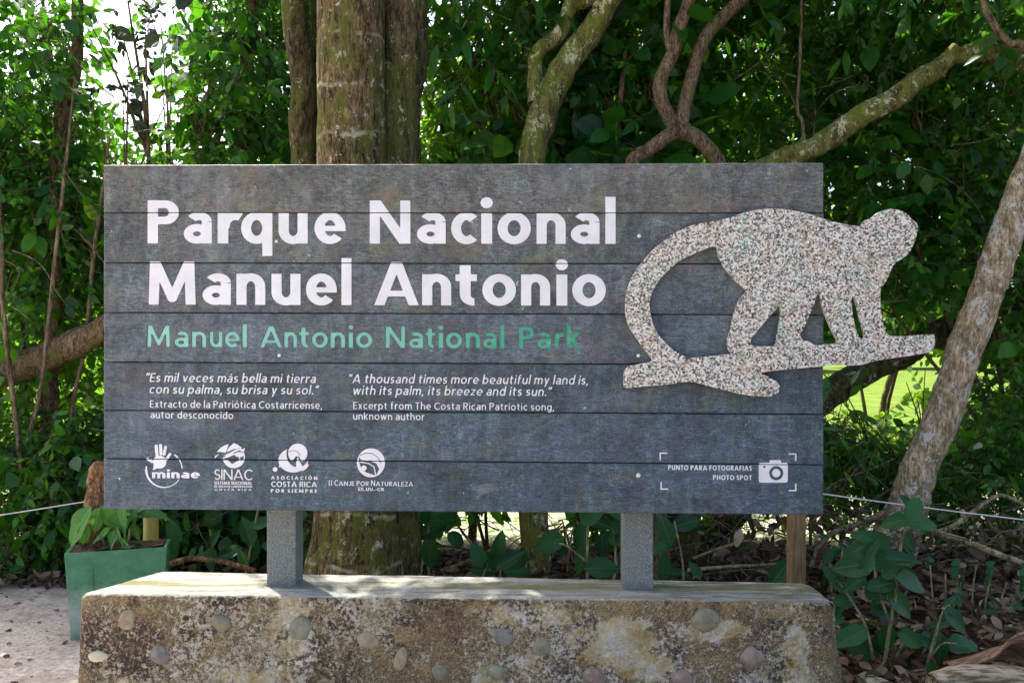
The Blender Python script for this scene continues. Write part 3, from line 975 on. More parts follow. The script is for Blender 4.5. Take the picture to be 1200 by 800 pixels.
# green text letter by letter: measured left/right edges
GREEN = [('M', 171.7, 199.3), ('a', 203.8, 220.8), ('n', 224.3, 241.5), ('u', 245.2, 260.2), ('e', 262.8, 280.2), ('l', 283.6, 289.2),
         ('A', 304.3, 330.2), ('n', 332.6, 347.8), ('t', 349.6, 363.2), ('o', 365.0, 384.0), ('n', 386.8, 404.2), ('i', 408.0, 413.6), ('o', 416.7, 436.0),
         ('N', 451.6, 474.5), ('a', 478.8, 495.8), ('t', 498.4, 510.6), ('i', 513.4, 519.2), ('o', 522.0, 541.5), ('n', 545.3, 562.5), ('a', 565.6, 582.0), ('l', 585.6, 590.9),
         ('P', 607.8, 625.8), ('a', 629.0, 645.8), ('r', 650.0, 660.0), ('k', 664.0, 680.3)]
BIG1 = [('P', 173.3, 210), ('a', 215.7, 248.3), ('r', 255.3, 279), ('q', 282.7, 319.3), ('u', 326.7, 360.7), ('e', 368.7, 404), ('N', 433.4, 481), ('a', 488.8, 522.3), ('c', 528.8, 559.7), ('i', 564, 576.7), ('o', 583, 622), ('n', 628.8, 662.8), ('a', 669, 702.5), ('l', 709.4, 721.3)]
BIG2 = [('M', 174, 230), ('a', 237.7, 270.7), ('n', 277.3, 311), ('u', 318.3, 352.3), ('e', 358.7, 393.7), ('l', 400.3, 412), ('A', 439.5, 490), ('n', 494.7, 528.8), ('t', 533.8, 560.5), ('o', 565.3, 604.7), ('n', 610.6, 644.7), ('i', 652, 664.8), ('o', 670.6, 709.9)]


def letter_loops(row, w, cap, yb0, yb1, xa, xb, h):
    out = []
    for ch, a, b in row:
        W = glyph(ch, w)[0]
        yb = yb0 + (yb1 - yb0) * (a - xa) / (xb - xa)
        fn, bb = glyph_fn(ch, w, a, yb, cap, (b - a) / cap / W, 0, (yb1 - yb0) / (xb - xa))
        out.append(art_loops(fn, bb, h))
    return out


green_loops = letter_loops(GREEN, .20, 25.2, 406.6, 408.6, 171, 680, 0.55)

# planks
TH = 0.035
for k in range(7):
    g = 0.0017
    l0, l1, r0, r1 = SEAM_L[k], SEAM_L[k + 1], SEAM_R[k], SEAM_R[k + 1]
    jit = [0.0, 0.6, -0.3, 0.4, -0.5, 0.3, -0.2][k]
    zl = [sgn(XL + jit, y).z for y in (l0, l1)]
    pl = [sgn(XL + jit * .5, l0), sgn(XR + jit * .4, r0), sgn(XR + jit * .4, r1), sgn(XL + jit * .5, l1)]
    pl[0].z -= g; pl[1].z -= g; pl[2].z += g; pl[3].z += g
    cen = sum(pl, Vector()) / 4
    dep = [0.0, 0.0012, -0.0006, 0.0008, -0.0009, 0.0005, 0.0010][k] * 0.6
    ch_ = 0.0032
    inn = []
    for i, p in enumerate(pl):
        q = p.copy()
        q += UX * (ch_ if i in (0, 3) else -ch_)
        q.z += -ch_ if i in (0, 1) else ch_
        inn.append(q)
    verts, faces = [], []

    def addring(pts, off):
        s = len(verts)
        verts.extend([p + NRM * off for p in pts])
        return s
    a = addring(inn, dep); b = addring(pl, dep - ch_); c_ = addring(pl, dep - TH)
    for i in range(4):
        j = (i + 1) % 4
        faces.append((a + i, a + j, b + j, b + i)); faces.append((b + i, b + j, c_ + j, c_ + i))
    faces.append((c_ + 3, c_ + 2, c_ + 1, c_))
    if k == 3:
        # the green words are cut into this plank
        def fill(loops_, ptsets):
            tr = tessellate_polygon(loops_)
            s0 = len(verts)
            verts.extend([p for l in ptsets for p in l])
            for t in tr:
                A, B, D_ = [verts[s0 + i] for i in t]
                nn = (B - A).cross(D_ - A)
                if nn.length < 1e-12: continue
                t = tuple(s0 + i for i in t)
                faces.append(t if nn.dot(NRM) > 0 else tuple(reversed(t)))

        def onp(lp): return [sgn(x, y) + NRM * dep for x, y in lp]

        def flat2(ps): return [Vector((p.dot(UX), p.z, 0)) for p in ps]
        outs = [g_ for L in green_loops for g_ in nest(L)]
        face0 = [[p + NRM * dep for p in inn]] + [onp(o_) for o_, _ in outs]
        fill([flat2(q) for q in face0], face0)
        for _, hs in outs:
            for h_ in hs:
                fill([flat2(onp(h_))], [onp(h_)])
    else:
        faces.append((a, a + 3, a + 2, a + 1))
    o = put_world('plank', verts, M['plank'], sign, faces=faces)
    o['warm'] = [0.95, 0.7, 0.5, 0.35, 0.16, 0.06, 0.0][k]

for k in range(1, 7):
    c0 = (sgn(XL, SEAM_L[k]) + sgn(XR, SEAM_R[k])) / 2 - NRM * (TH + .0035)
    dr = (sgn(XR, SEAM_R[k]) - sgn(XL, SEAM_L[k])).normalized()
    v, f = box_pts(c0, dr, NRM, Vector((0, 0, 1)), 1.385, .002, .014)
    put_world('added_seam_strip', v, M['groove'], sign, faces=f)  # added backing, keeps the bright lawn from showing through the plank gaps

# letters cut in green (floor of the groove plus walls coloured as its shadow)
for (ch, a_, b_), L in zip(GREEN, green_loops):
    v, f = slab(L, lambda x, y, o_: sgn(x, y) + NRM * o_, -0.0035, 0.0005)
    n_tri = sum(1 for q in f if len(q) == 3)
    mi = [0 if len(q) == 3 else 1 for q in f]
    put_world('green_letter', v, [M['green_paint'], M['groove']], sign, faces=f, mat_idx=mi)


def map_s(x, y, o_): return sgn(x, y) + NRM * o_


def map_p(x, y, o_):
    return sgn(x, y) + NRM * o_


PF, PB = 0.0022, -0.002      # painted letters: a film just proud of the planks
for row, y0, y1, wd in ((BIG1, 285.2, 285.8, .23), (BIG2, 356.8, 358.2, .23)):
    for L in letter_loops(row, wd, 50.4, y0, y1, 173, 722, .6):
        v, f = slab(L, map_s, PF, PB)
        put_world('white_letter', v, M['white'], sign, faces=f)


def text_line(text, x0, x1, yb0, yb1, cap, w, slant=0, name='lettering', track=.19, space=.36, h=None, caps=None):
    pos, sx = layout(text, x0, x1, w, cap, track, space)
    V, Fc = [], []
    for i, (ch, x) in enumerate(pos):
        yb = yb0 + (yb1 - yb0) * (x - x0) / (x1 - x0)
        cp = cap * (caps.get(i, 1.0) if caps else 1.0)
        fn, bb = glyph_fn(ch, w, x, yb, cp, sx * cap / cp, slant, 0)
        v, f = slab(art_loops(fn, bb, h or max(0.28, cap * .045)), map_s, PF, PB)
        o = len(V)
        V += v
        Fc += [tuple(o + q for q in t) for t in f]
    ob = put_world(name, V, M['white'], sign, faces=Fc)
    ob['kind'] = 'stuff'
    return ob


text_line('“Es mil veces más bella mi tierra', 170.5, 369.5, 447.2, 448.6, 10.2, .155, .20, 'quote_lettering')
text_line('con su palma, su brisa y su sol.”', 175, 372, 460.8, 462.0, 10.2, .155, .20, 'quote_lettering')
text_line('Extracto de la Patriótica Costarricense,', 176, 377.5, 477.2, 478.8, 8.3, .15, 0, 'credit_lettering')
text_line('autor desconocido', 176.7, 273.4, 489.8, 490.6, 8.3, .15, 0, 'credit_lettering')
text_line('“A thousand times more beautiful my land is,', 408, 689, 448.6, 450.4, 10.2, .155, .20, 'quote_lettering')
text_line('with its palm, its breeze and its sun.”', 413, 645, 462.2, 463.8, 10.2, .155, .20, 'quote_lettering')
text_line('Excerpt from The Costa Rican Patriotic song,', 414, 649.3, 479.0, 480.8, 8.3, .15, 0, 'credit_lettering')
text_line('unknown author', 414, 497.6, 491.4, 492.2, 8.3, .15, 0, 'credit_lettering')
text_line('SINAC', 251.5, 296, 561.8, 562.2, 12.3, .13, 0, 'logo_lettering', track=.10)
text_line('SISTEMA NACIONAL', 251.5, 295.5, 567.3, 567.6, 3.7, .24, 0, 'logo_lettering', h=.22)
text_line('DE ÁREAS DE CONSERVACIÓN', 251.5, 295.5, 570.9, 571.1, 2.5, .22, 0, 'logo_lettering', h=.2)
text_line('COSTA RICA', 252, 295, 574.4, 574.7, 2.2, .22, 0, 'logo_lettering', track=.5, space=.6, h=.2)
text_line('ASOCIACIÓN', 317.8, 372, 561.3, 561.8, 4.0, .24, 0, 'logo_lettering', track=.55, h=.25)
text_line('COSTA RICA', 318, 371.5, 570.0, 570.4, 6.2, .19, 0, 'logo_lettering', track=.15, h=.28)
text_line('POR SIEMPRE', 317.5, 371.8, 576.6, 577.0, 4.0, .24, 0, 'logo_lettering', track=.45, h=.25)
text_line('I\u2009I CANJE POR NATURALEZA', 385.5, 484, 568.6, 569.4, 5.2, .17, 0, 'logo_lettering', caps={0: 1.25, 1: 1.25, 2: 1.3, 7: 1.1, 10: 1.3}, h=.26)
text_line('EE.UU.-CR', 420, 450, 574.6, 575.0, 3.8, .22, 0, 'logo_lettering', h=.22)
text_line('minae', 178.5, 234, 559.8, 560.0, 9.6, .24, 0, 'logo_lettering', track=.12, h=.32)
text_line('PUNTO PARA FOTOGRAFIAS', 783, 881, 550.3, 551.2, 5.8, .22, 0, 'notice_lettering', h=.27)
text_line('PHOTO SPOT', 835.5, 881, 561.8, 562.2, 5.6, .22, 0, 'notice_lettering', h=.27)


def mark(name, fn, bbox, h=0.3, lab=None):
    v, f = slab(art_loops(fn, bbox, h), map_s, PF, PB)
    o = put_world(name, v, M['white'], sign, faces=f)
    if lab: o['label'] = lab
    return o


def seg(X, Y, pts, wd, butt=(False, False)): return d_poly_line(X, Y, pts, wd / 2, butt)


def hand_logo(X, Y):
    d = d_ell(X, Y, 187.3, 541, 7.8, 7.6)
    d = np.minimum(d, d_polygon(X, Y, [(179.2, 550.8), (181, 543), (186, 547.5)]))
    for p, wd in (([(183.3, 522.5), (184.2, 532.6)], 3.7), ([(188.3, 521.5), (189, 531.4)], 3.5), ([(194.2, 523.5), (192.6, 532)], 3.1), ([(199.4, 531.8), (195.6, 537.4)], 3.0), ([(173.2, 537.3), (178.2, 540.4)], 3.3)):
        d = np.minimum(d, seg(X, Y, p, wd))
    d = np.maximum(d, -seg(X, Y, [(178, 536), (186, 534.2), (196, 538.6)], .5) if False else d)
    return d


def ring_logo(X, Y):
    r = np.hypot(X - 192.6, Y - 549.6)
    a = np.degrees(np.arctan2(Y - 549.6, X - 192.6))       # 0 right, 90 down
    wd = np.interp(a, [-60, -30, 0, 30, 60, 120, 180], [1.7, 1.3, 1.2, .9, .9, 1.6, 2.7])
    d = np.abs(r - 21.0) - wd / 2
    arcs = ((-55, -40), (-37, -3), (34, 190))
    keep = np.full(X.shape, 1e9)
    for a0, a1 in arcs:
        aa = np.where(a < -120, a + 360, a)
        q = np.maximum(a0 - aa, aa - a1) * .36
        keep = np.minimum(keep, q)
    return np.maximum(d, keep)


mark('hand_emblem', hand_logo, (168, 516, 204, 553), .35)
mark('ring_emblem', ring_logo, (169, 526, 216, 573), .35)


def sinac_logo(X, Y):
    d = np.hypot(X - 274.2, Y - 535.2) - 13.0
    d = np.maximum(d, -d_polygon(X, Y, [(259, 533), (268, 535), (274, 530), (281, 527), (286, 530.5), (285.5, 539), (279, 539.5), (272, 543.5), (266.5, 538), (259, 537)]))
    d = np.maximum(d, -(d_polygon(X, Y, [(256, 534), (258, 520), (285, 518), (286, 524.5), (277, 526), (270, 530), (263, 533.5)])))
    d = np.minimum(d, seg(X, Y, [(262, 536.3), (268, 534.6), (274, 531.8), (279, 531.6)], 1.5))
    d = np.minimum(d, d_ell(X, Y, 280.6, 532.2, 5.3, 3.0))
    d = np.minimum(d, seg(X, Y, [(281, 532), (281, 539)], 1.1))
    d = np.minimum(d, d_polygon(X, Y, [(254.3, 529.2), (259, 524), (264, 521.2), (268, 520.3), (266.5, 525), (264.6, 530), (259, 529.2)]))
    d = np.minimum(d, d_polygon(X, Y, [(265.5, 529.5), (268.5, 524), (274, 518.8), (279, 520.8), (284, 524.6), (275, 525.6)]))
    d = np.minimum(d, d_polygon(X, Y, [(251.8, 537), (252, 534), (257.4, 531.5)]))
    d = np.minimum(d, d_polygon(X, Y, [(283.6, 526.4), (287, 524.3), (286.2, 529)]))
    return d


mark('bird_emblem', sinac_logo, (250, 517, 289, 550), .33)


def whale_logo(X, Y):
    d = np.maximum(d_ell(X, Y, 343.8, 539, 17.4, 14.2), -d_ell(X, Y, 349.2, 531.8, 13.4, 15.4))
    d = np.maximum(d, Y * 0 + (525.6 - Y))
    d = np.minimum(d, d_polygon(X, Y, [(326.8, 547), (328.5, 541), (334, 546.5)]))
    e = np.hypot(X - 349, Y - 530.6) - 11.2
    e = np.maximum(e, -d_polygon(X, Y, [(338, 543), (341.5, 541.5), (347, 534.2), (351, 535), (354, 541), (352, 549), (338, 549)]))
    e = np.maximum(e, .32 - np.abs(seg(X, Y, arc(344, 537, 8.5, 9.5, -130, -20), 0)) + 0 * X)
    d = np.minimum(d, e)
    d = np.minimum(d, d_polygon(X, Y, [(347.2, 550), (347.4, 541), (349, 535), (352, 541.5), (354.5, 546), (351, 551)]))
    d = np.minimum(d, d_polygon(X, Y, [(352, 550.5), (356.5, 545), (362.6, 543.4), (359.6, 548.4), (355, 551.5)]))
    d = np.minimum(d, np.hypot(X - 322.5, Y - 549.6) - 2.7)
    return d


mark('dolphin_emblem', whale_logo, (318, 517, 365, 556), .33)


def canje_logo(X, Y):
    d = d_ell(X, Y, 434.8, 541.9, 16.4, 16.9)
    d = np.maximum(d, -seg(X, Y, [(421.5, 533.5), (428, 530.6), (436, 531), (443, 535.5), (446.5, 542)], .9))
    dk = d_polygon(X, Y, [(420.5, 534.5), (423, 538.5), (433, 539.6), (441, 542.5), (444.5, 549), (441, 556.8), (436, 555.5), (429, 553), (423, 547.6), (421, 541)])
    dk = np.maximum(dk, -seg(X, Y, [(422.5, 541), (432, 542.6), (438.5, 546.8), (440.6, 557)], 1.2))
    dk = np.maximum(dk, -(np.hypot(X - 426.6, Y - 548) + -3.1))
    return np.maximum(d, -dk)


mark('wave_emblem', canje_logo, (417, 523, 453, 560), .33)


def cam_icon(X, Y):
    def rr(cx, cy, hx, hy, r):
        qx, qy = np.abs(X - cx) - hx + r, np.abs(Y - cy) - hy + r
        return np.hypot(np.maximum(qx, 0), np.maximum(qy, 0)) + np.minimum(np.maximum(qx, qy), 0) - r
    d = np.minimum(rr(906.1, 553.4, 17.0, 11.7, 2.6), rr(908.6, 543, 6.8, 4.3, 1.6))
    ring = np.abs(np.hypot(X - 909.5, Y - 554) - 6.6) - 1.75
    d = np.maximum(d, -ring)
    return np.maximum(d, -(np.hypot(X - 895.6, Y - 546.6) - 1.5))


mark('camera_icon', cam_icon, (887, 536, 925, 567), .38)
for (cx, cy, dx, dy) in ((773.6, 530.6, 1, 1), (774.7, 572.6, 1, -1), (932.4, 531.6, -1, 1), (932.4, 574.4, -1, -1)):
    mark('corner_mark', lambda X, Y: d_poly_line(X, Y, [(cx + dx * 8.3, cy), (cx, cy), (cx, cy + dy * 8.3)], .75, (True, True)), (min(cx, cx + dx * 9) - 1, min(cy, cy + dy * 9) - 1, max(cx, cx + dx * 9) + 1, max(cy, cy + dy * 9) + 1), .35)


# stainless dome screw heads
def dome(r, hgt, seg_=12):
    v = [Vector((0, 0, hgt))]
    for a_, k in ((.45, .88), (.8, .55), (1.0, 0)):
        v += [Vector((r * a_ * math.cos(2 * math.pi * i / seg_), r * a_ * math.sin(2 * math.pi * i / seg_), hgt * k)) for i in range(seg_)]
    f = [(0, 1 + i, 1 + (i + 1) % seg_) for i in range(seg_)]
    for q in range(2):
        f += [(1 + q * seg_ + i, 1 + (q + 1) * seg_ + i, 1 + (q + 1) * seg_ + (i + 1) % seg_, 1 + q * seg_ + (i + 1) % seg_) for i in range(seg_)]
    return v, f


for (x, y, r) in ((749, 276.5, 2.3), (748.2, 416.6, 2.2), (748, 556.8, 2.6), (323.8, 282.8, 1.8), (327.2, 416.2, 2.1), (140, 560.4, 1.2)):
    v, f = dome(r * .0033, .003)
    B = Matrix((UX, Vector((0, 0, 1)), NRM)).transposed()
    c0 = sgn(x, y) + NRM * .0008
    put_world('screw', [c0 + B @ p for p in v], M['screw'], sign, faces=f, smooth=True)


def bev(o, wd=0.004, s=2):
    m_ = o.modifiers.new('bevel', 'BEVEL'); m_.width = wd; m_.segments = s; m_.limit_method = 'ANGLE'
    return o


# posts (steel channels) and back battens
Z = Vector((0, 0, 1))
for px, yf in ((330.0, 3.43), (748.5, 3.385)):
    xw = (px - 600) / F * yf
    v, f = box_pts(Vector((xw, yf + .055, 1.30)), UX, -NRM, Z, .059, .055, .79)
    bev(put_world('post', v, M['post_metal'], sign, faces=f), .004)
for zz in (1.02, 1.55, 2.1):
    c0 = (SL + SR) / 2 - NRM * (TH + .022); c0.z = zz
    v, f = box_pts(c0, UX, NRM, Z, 1.28, .018, .03)
    bev(put_world('rail', v, M['post_metal'], sign, faces=f), .002)

# monkey silhouette slab
MK = [(730.5, 452.5), (731.2, 434.5), (736.5, 428.5), (766.5, 423.5), (756.5, 411), (745, 395), (736, 381), (732.7, 367), (732.7, 351), (735.3, 336.5), (741.7, 321.7), (752.5, 306.7), (765, 292.5), (781.7, 278.3), (798.3, 268.3), (815, 262.5), (841.7, 258.3), (858.3, 254.2), (871.7, 249), (888.3, 245.3), (905, 244.2), (921.7, 245.3), (941.7, 248.7), (956.7, 253.3), (970, 258), (986.7, 262), (1000, 264.5), (1010, 265.8), (1011.3, 261.5), (1015, 257.3), (1021.7, 255.8), (1026.7, 250.8), (1035, 246.3), (1045, 244.7), (1055, 246.2), (1063.3, 250.8), (1068.3, 256.7), (1075, 261.7), (1076, 269), (1072.5, 281.7), (1066.7, 295), (1058.3, 302.5), (1048.3, 308.3), (1043.3, 318.3), (1038.3, 330), (1031.7, 338.3), (1031.7, 353.3), (1033.3, 370), (1035.8, 385), (1040.8, 392.5), (1050, 394.2), (1066.7, 393.3), (1083.3, 392), (1094, 391.6), (1095.3, 393), (1095.5, 406.5), (1088.3, 413.3), (1066.7, 416.7), (1041.7, 420), (1023.3, 423.3), (1010, 427.5), (996.7, 428.3), (980, 427.5), (955, 430), (916.7, 433), (890, 436.6), (901.7, 441.7), (910, 446.7), (914.7, 453.3), (912.5, 460), (903.3, 464.2), (888.3, 464.7), (868.3, 461.7), (848.3, 456.7), (828.3, 451.7), (815, 447.7), (803.3, 447), (788.3, 450), (766.7, 451.7), (746.7, 453.7), (735, 454.7)]
H1 = [(840, 288.3), (828.3, 290.8), (815, 296.7), (800, 303.3), (786.7, 313.3), (773.3, 326.7), (765, 340), (760.8, 354), (762.5, 370), (766.7, 383.3), (775, 396.7), (786.7, 408.3), (798.3, 415.8), (808.3, 419.5), (828.3, 417.5), (845, 415.8), (857.5, 414.2), (853.3, 409.2), (852.5, 398.3), (856.7, 385), (860, 368.3), (864.2, 355), (868.3, 348.4), (875.8, 340.8), (866.7, 333.3), (856.7, 323.3), (846.7, 310), (841.7, 298.3)]
H2 = [(915, 357.5), (906.7, 365), (898.3, 375), (888.3, 386.7), (880, 396.7), (879.2, 402.5), (883.3, 405.3), (909.2, 405.8), (910.8, 395), (914.2, 375)]
H3 = [(958.3, 343.3), (955, 353.3), (948.3, 370), (941.7, 385), (937, 393.3), (940.8, 397.5), (950, 400.8), (954.2, 404.7), (983.3, 402.5), (976.7, 390), (970, 375), (964.2, 360), (960.8, 345)]
H4 = [(999.2, 347), (997.5, 351.7), (999.2, 368.3), (1002.5, 383.3), (1006.7, 395), (1010, 398), (1014.2, 395), (1011.7, 385), (1007.5, 371.7), (1004.2, 355), (1001.7, 347.8)]


def chaikin(l, n=1, keep=0.16):
    for _ in range(n):
        o = []
        for i in range(len(l)):
            a, b = l[i], l[(i + 1) % len(l)]
            o += [(a[0] * (1 - keep) + b[0] * keep, a[1] * (1 - keep) + b[1] * keep), (a[0] * keep + b[0] * (1 - keep), a[1] * keep + b[1] * (1 - keep))]
        l = o
    return l


mk_front = 0.036
ml = [chaikin(chaikin(l), 1, .25) for l in (MK, H1, H2, H3, H4)]


def map_m(x, y, o_):
    return sgn(x, y, mk_front) + NRM * (o_ - mk_front)


v, f = slab(ml, map_m, mk_front, 0.017)
v2, f2 = slab(ml, map_m, .017, .016, False)
f += [tuple(len(v) + q for q in reversed(t)) for t in f2]
v += v2
o = put_world('monkey_silhouette', v, M['terrazzo'], sign, faces=f)
o['label'] = 'speckled stone-chip silhouette of a monkey walking along a branch'
# spacers that carry the slab
for (x, y) in ((760, 437), (745, 360), (900, 290), (870, 455), (940, 300)):
    v, f = box_pts(sgn(x, y) + NRM * .008, UX, NRM, Z, .012, .0085, .012)
    put_world('spacer', v, M['post_metal'], sign, faces=f)

# ------------------------------------------------------------------ concrete plinth
PTOP = 0.565
FL, FR = Vector((-1.70, 3.345, 0)), Vector((1.245, 3.235, 0))     # front edge at the top
BL, BR = Vector((-1.52, 3.675, 0)), Vector((1.245, 3.50, 0))


def plinth():
    root = thing('concrete_plinth', 'weathered concrete plinth with river pebbles set in its lichen-stained face', 'plinth', (-.22, 3.40, 0))
    nx_, nf, nt_ = 380, 84, 46
    prof = []      # profile from foot of the front, over the top, down the back:  (t across depth 0..1, z, outward normal hint)
    r = .022
    for i in range(nf): prof.append((0.0, -.02 + (PTOP - r + .02) * i / (nf - 1), 0))
    for i in range(1, 7):
        a_ = math.pi / 2 * i / 6; prof.append((r * (1 - math.cos(a_)) / .3, PTOP - r + r * math.sin(a_), 1))
    for i in range(1, nt_): prof.append((.073 + (.927 - .073) * i / nt_, PTOP, 2))
    for i in range(0, 7):
        a_ = math.pi / 2 * i / 6; prof.append((1 - r * (1 - math.sin(a_)) / .3, PTOP - r + r * math.cos(a_), 3))
    for i in range(1, 8): prof.append((1.0, (PTOP - r) * (1 - i / 7) - .02 * (i / 7), 4))
    npz = len(prof)
    V = []
    for k, (t, z, kind) in enumerate(prof):
        for i in range(nx_ + 1):
            u = i / nx_
            a_ = FL.lerp(FR, u); b_ = BL.lerp(BR, u)
            p = a_.lerp(b_, min(max(t, 0), 1)); p.z = z
            # rounded ends in plan
            e = min(u, 1 - u) * 2.9
            rr = .045 if u < .5 else .07
            if e < rr:
                q = 1 - e / rr
                inset = rr * (1 - math.sqrt(max(0, 1 - q * q)))
                if kind in (0, 1): p.y += inset
                if kind in (3, 4): p.y -= inset
                if kind in (1, 2, 3): p.z -= inset * .5
                if kind == 0 and z > PTOP - .05: p.z -= inset * .4 * (z - PTOP + .05) / .05
            # the right end swells towards the foot, the left one a little
            if u > .5: p.x += (.010 * (1 - z / PTOP) + .010 * math.sin(z * 9)) * (u - .5) * 2
            else: p.x -= .03 * (1 - z / PTOP) * (0.5 - u) * 2
            s = 1.0
            n1 = noise.noise(Vector((p.x * 3, p.z * 3, t * 2))) * .010
            n2 = noise.noise(Vector((p.x * 22, p.z * 22, t * 6 + 4))) * .0045
            n3 = noise.noise(Vector((p.x * 70, p.z * 70, t * 20 + 9))) * .0022
            if kind in (0, 1): p.y -= (n1 + n2 + n3) * 1.0
            if kind in (1, 2, 3): p.z += n1 * .35 + noise.noise(Vector((p.x * 9, p.y * 60, 1))) * .0018 + n3 * .3
            # a worn channel along the top
            V.append(p)
    quads = []
    for k in range(npz - 1):
        for i in range(nx_):
            a0 = k * (nx_ + 1) + i
            quads.append((a0, a0 + 1, a0 + nx_ + 2, a0 + nx_ + 1))
    # end caps: fan rows to the middle line of each profile
    V = [Vector(v_) for v_ in V]
    faces = list(quads)
    for i, sgn_ in ((0, 1), (nx_, -1)):
        ring = [k * (nx_ + 1) + i for k in range(npz)]
        m_ = 22
        # pair front and back vertices by height
        cols = []
        half = npz // 2
        src = ring[:]
        fr_ = ring[:nf + 3]
        cen = len(V)
        rows = []
        for q, idx in enumerate(fr_[::2]):
            fz = V[idx].z
            # matching back point
            bj = min(range(npz - 14, npz), key=lambda kk: abs(V[ring[kk]].z - fz))
            A, B = V[idx], Vector(V[ring[bj]]); B.z = fz
            row = [idx]
            for s_ in range(1, m_):
                t_ = s_ / m_
                p = A.lerp(B, t_)
                bulge = math.sin(math.pi * t_) ** .5 * .03
                nn = noise.noise(Vector((p.y * 12, p.z * 6, i))) * .014 + noise.noise(Vector((p.y * 40, p.z * 14, i))) * .006
                p.x += -sgn_ * (bulge + nn * math.sin(math.pi * t_))
                row.append(len(V)); V.append(p)
            row.append(len(V)); V.append(B)
            rows.append(row)
        for ra, rb in zip(rows[:-1], rows[1:]):
            for s_ in range(m_):
                q4 = (ra[s_], ra[s_ + 1], rb[s_ + 1], rb[s_])
                faces.append(tuple(reversed(q4)) if i == 0 else q4)
        # close the top of the end up to the deck
        last = rows[-1]
        deck = ring[nf + 3: npz - 12]
        step = max(1, len(deck) // m_)
        dk = [deck[min(len(deck) - 1, int(s_ * (len(deck) - 1) / m_))] for s_ in range(m_ + 1)]
        for s_ in range(m_):
            if dk[s_] == dk[s_ + 1]: q4 = (last[s_], last[s_ + 1], dk[s_])
            else: q4 = (last[s_], last[s_ + 1], dk[s_ + 1], dk[s_])
            faces.append(tuple(reversed(q4)) if i == 0 else q4)
    off = wl(root)
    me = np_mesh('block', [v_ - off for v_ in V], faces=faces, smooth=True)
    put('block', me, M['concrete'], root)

    # embedded pebbles: (px, py, half width px, half height px, tilt, material)
    peb = [(150, 725, 9, 13, 5, 1), (188, 766, 11, 11, 0, 2), (116, 768, 11, 6, -8, 5), (260, 729, 11, 9, 5, 0), (352, 736, 11, 14, 28, 4), (431, 749, 13, 9, 12, 1), (470, 772, 8, 12, 18, 1), (516, 787, 10, 8, 35, 0), (590, 745, 13, 9, 38, 2), (635, 756, 11, 11, 0, 0), (583, 787, 9, 8, -10, 4), (697, 793, 14, 9, 25, 3), (828, 725, 15, 13, 0, 0), (882, 770, 13, 11, 10, 3), (800, 794, 11, 9, 0, 3)]
    rr_ = random.Random(3)
    for (px, py, hw, hh, tilt, mi) in peb:
        yw = FL.y + (FR.y - FL.y) * ((px - 95) / 870)
        c0 = P(px, py, yw + .004)
        n_ = 14; rings = 7
        V2, F2 = [], []
        a_, b_ = 1.15 * hw / 1000 * yw, 1.15 * hh / 1000 * yw
        ca, sa = math.cos(math.radians(tilt)), math.sin(math.radians(tilt))
        seed = rr_.random() * 40
        for q in range(rings):
            ph = math.pi * (q + .5) / rings - math.pi / 2
            for k in range(n_):
                th = 2 * math.pi * k / n_
                x, z, y = a_ * math.cos(ph) * math.cos(th), b_ * math.cos(ph) * math.sin(th), -.016 * math.sin(ph)
                nn = 1 + .26 * noise.noise(Vector((x * 30 + seed, z * 30, y * 20)))
                x *= nn; z *= nn
                V2.append(c0 + Vector((x * ca + z * sa, y * .95 - .001, -x * sa + z * ca)))
        for q in range(rings - 1):
            for k in range(n_):
                F2.append((q * n_ + k, q * n_ + (k + 1) % n_, (q + 1) * n_ + (k + 1) % n_, (q + 1) * n_ + k))
        F2.append(tuple(range(n_))[::-1]); F2.append(tuple((rings - 1) * n_ + k for k in range(n_)))
        put_world('pebble', V2, PEB[mi], root, faces=F2, smooth=True)


plinth()


# ------------------------------------------------------------------ tubes
def catmull(pts, rad, per=6):
    P_ = [Vector(p) for p in pts]
    if len(P_) == 2:
        out = [P_[0].lerp(P_[1], i / per) for i in range(per + 1)]
        return out, [rad[0] + (rad[1] - rad[0]) * i / per for i in range(per + 1)]
    ext = [P_[0] * 2 - P_[1]] + P_ + [P_[-1] * 2 - P_[-2]]
    out, ro = [], []
    for i in range(1, len(ext) - 2):
        a, b, c, d = ext[i - 1:i + 3]
        for k in range(per):
            t = k / per
            out.append(0.5 * ((2 * b) + (c - a) * t + (2 * a - 5 * b + 4 * c - d) * t * t + (3 * b - a - 3 * c + d) * t ** 3))
            ro.append(rad[i - 1] + (rad[i] - rad[i - 1]) * t)
    out.append(P_[-1]); ro.append(rad[-1])
    return out, ro


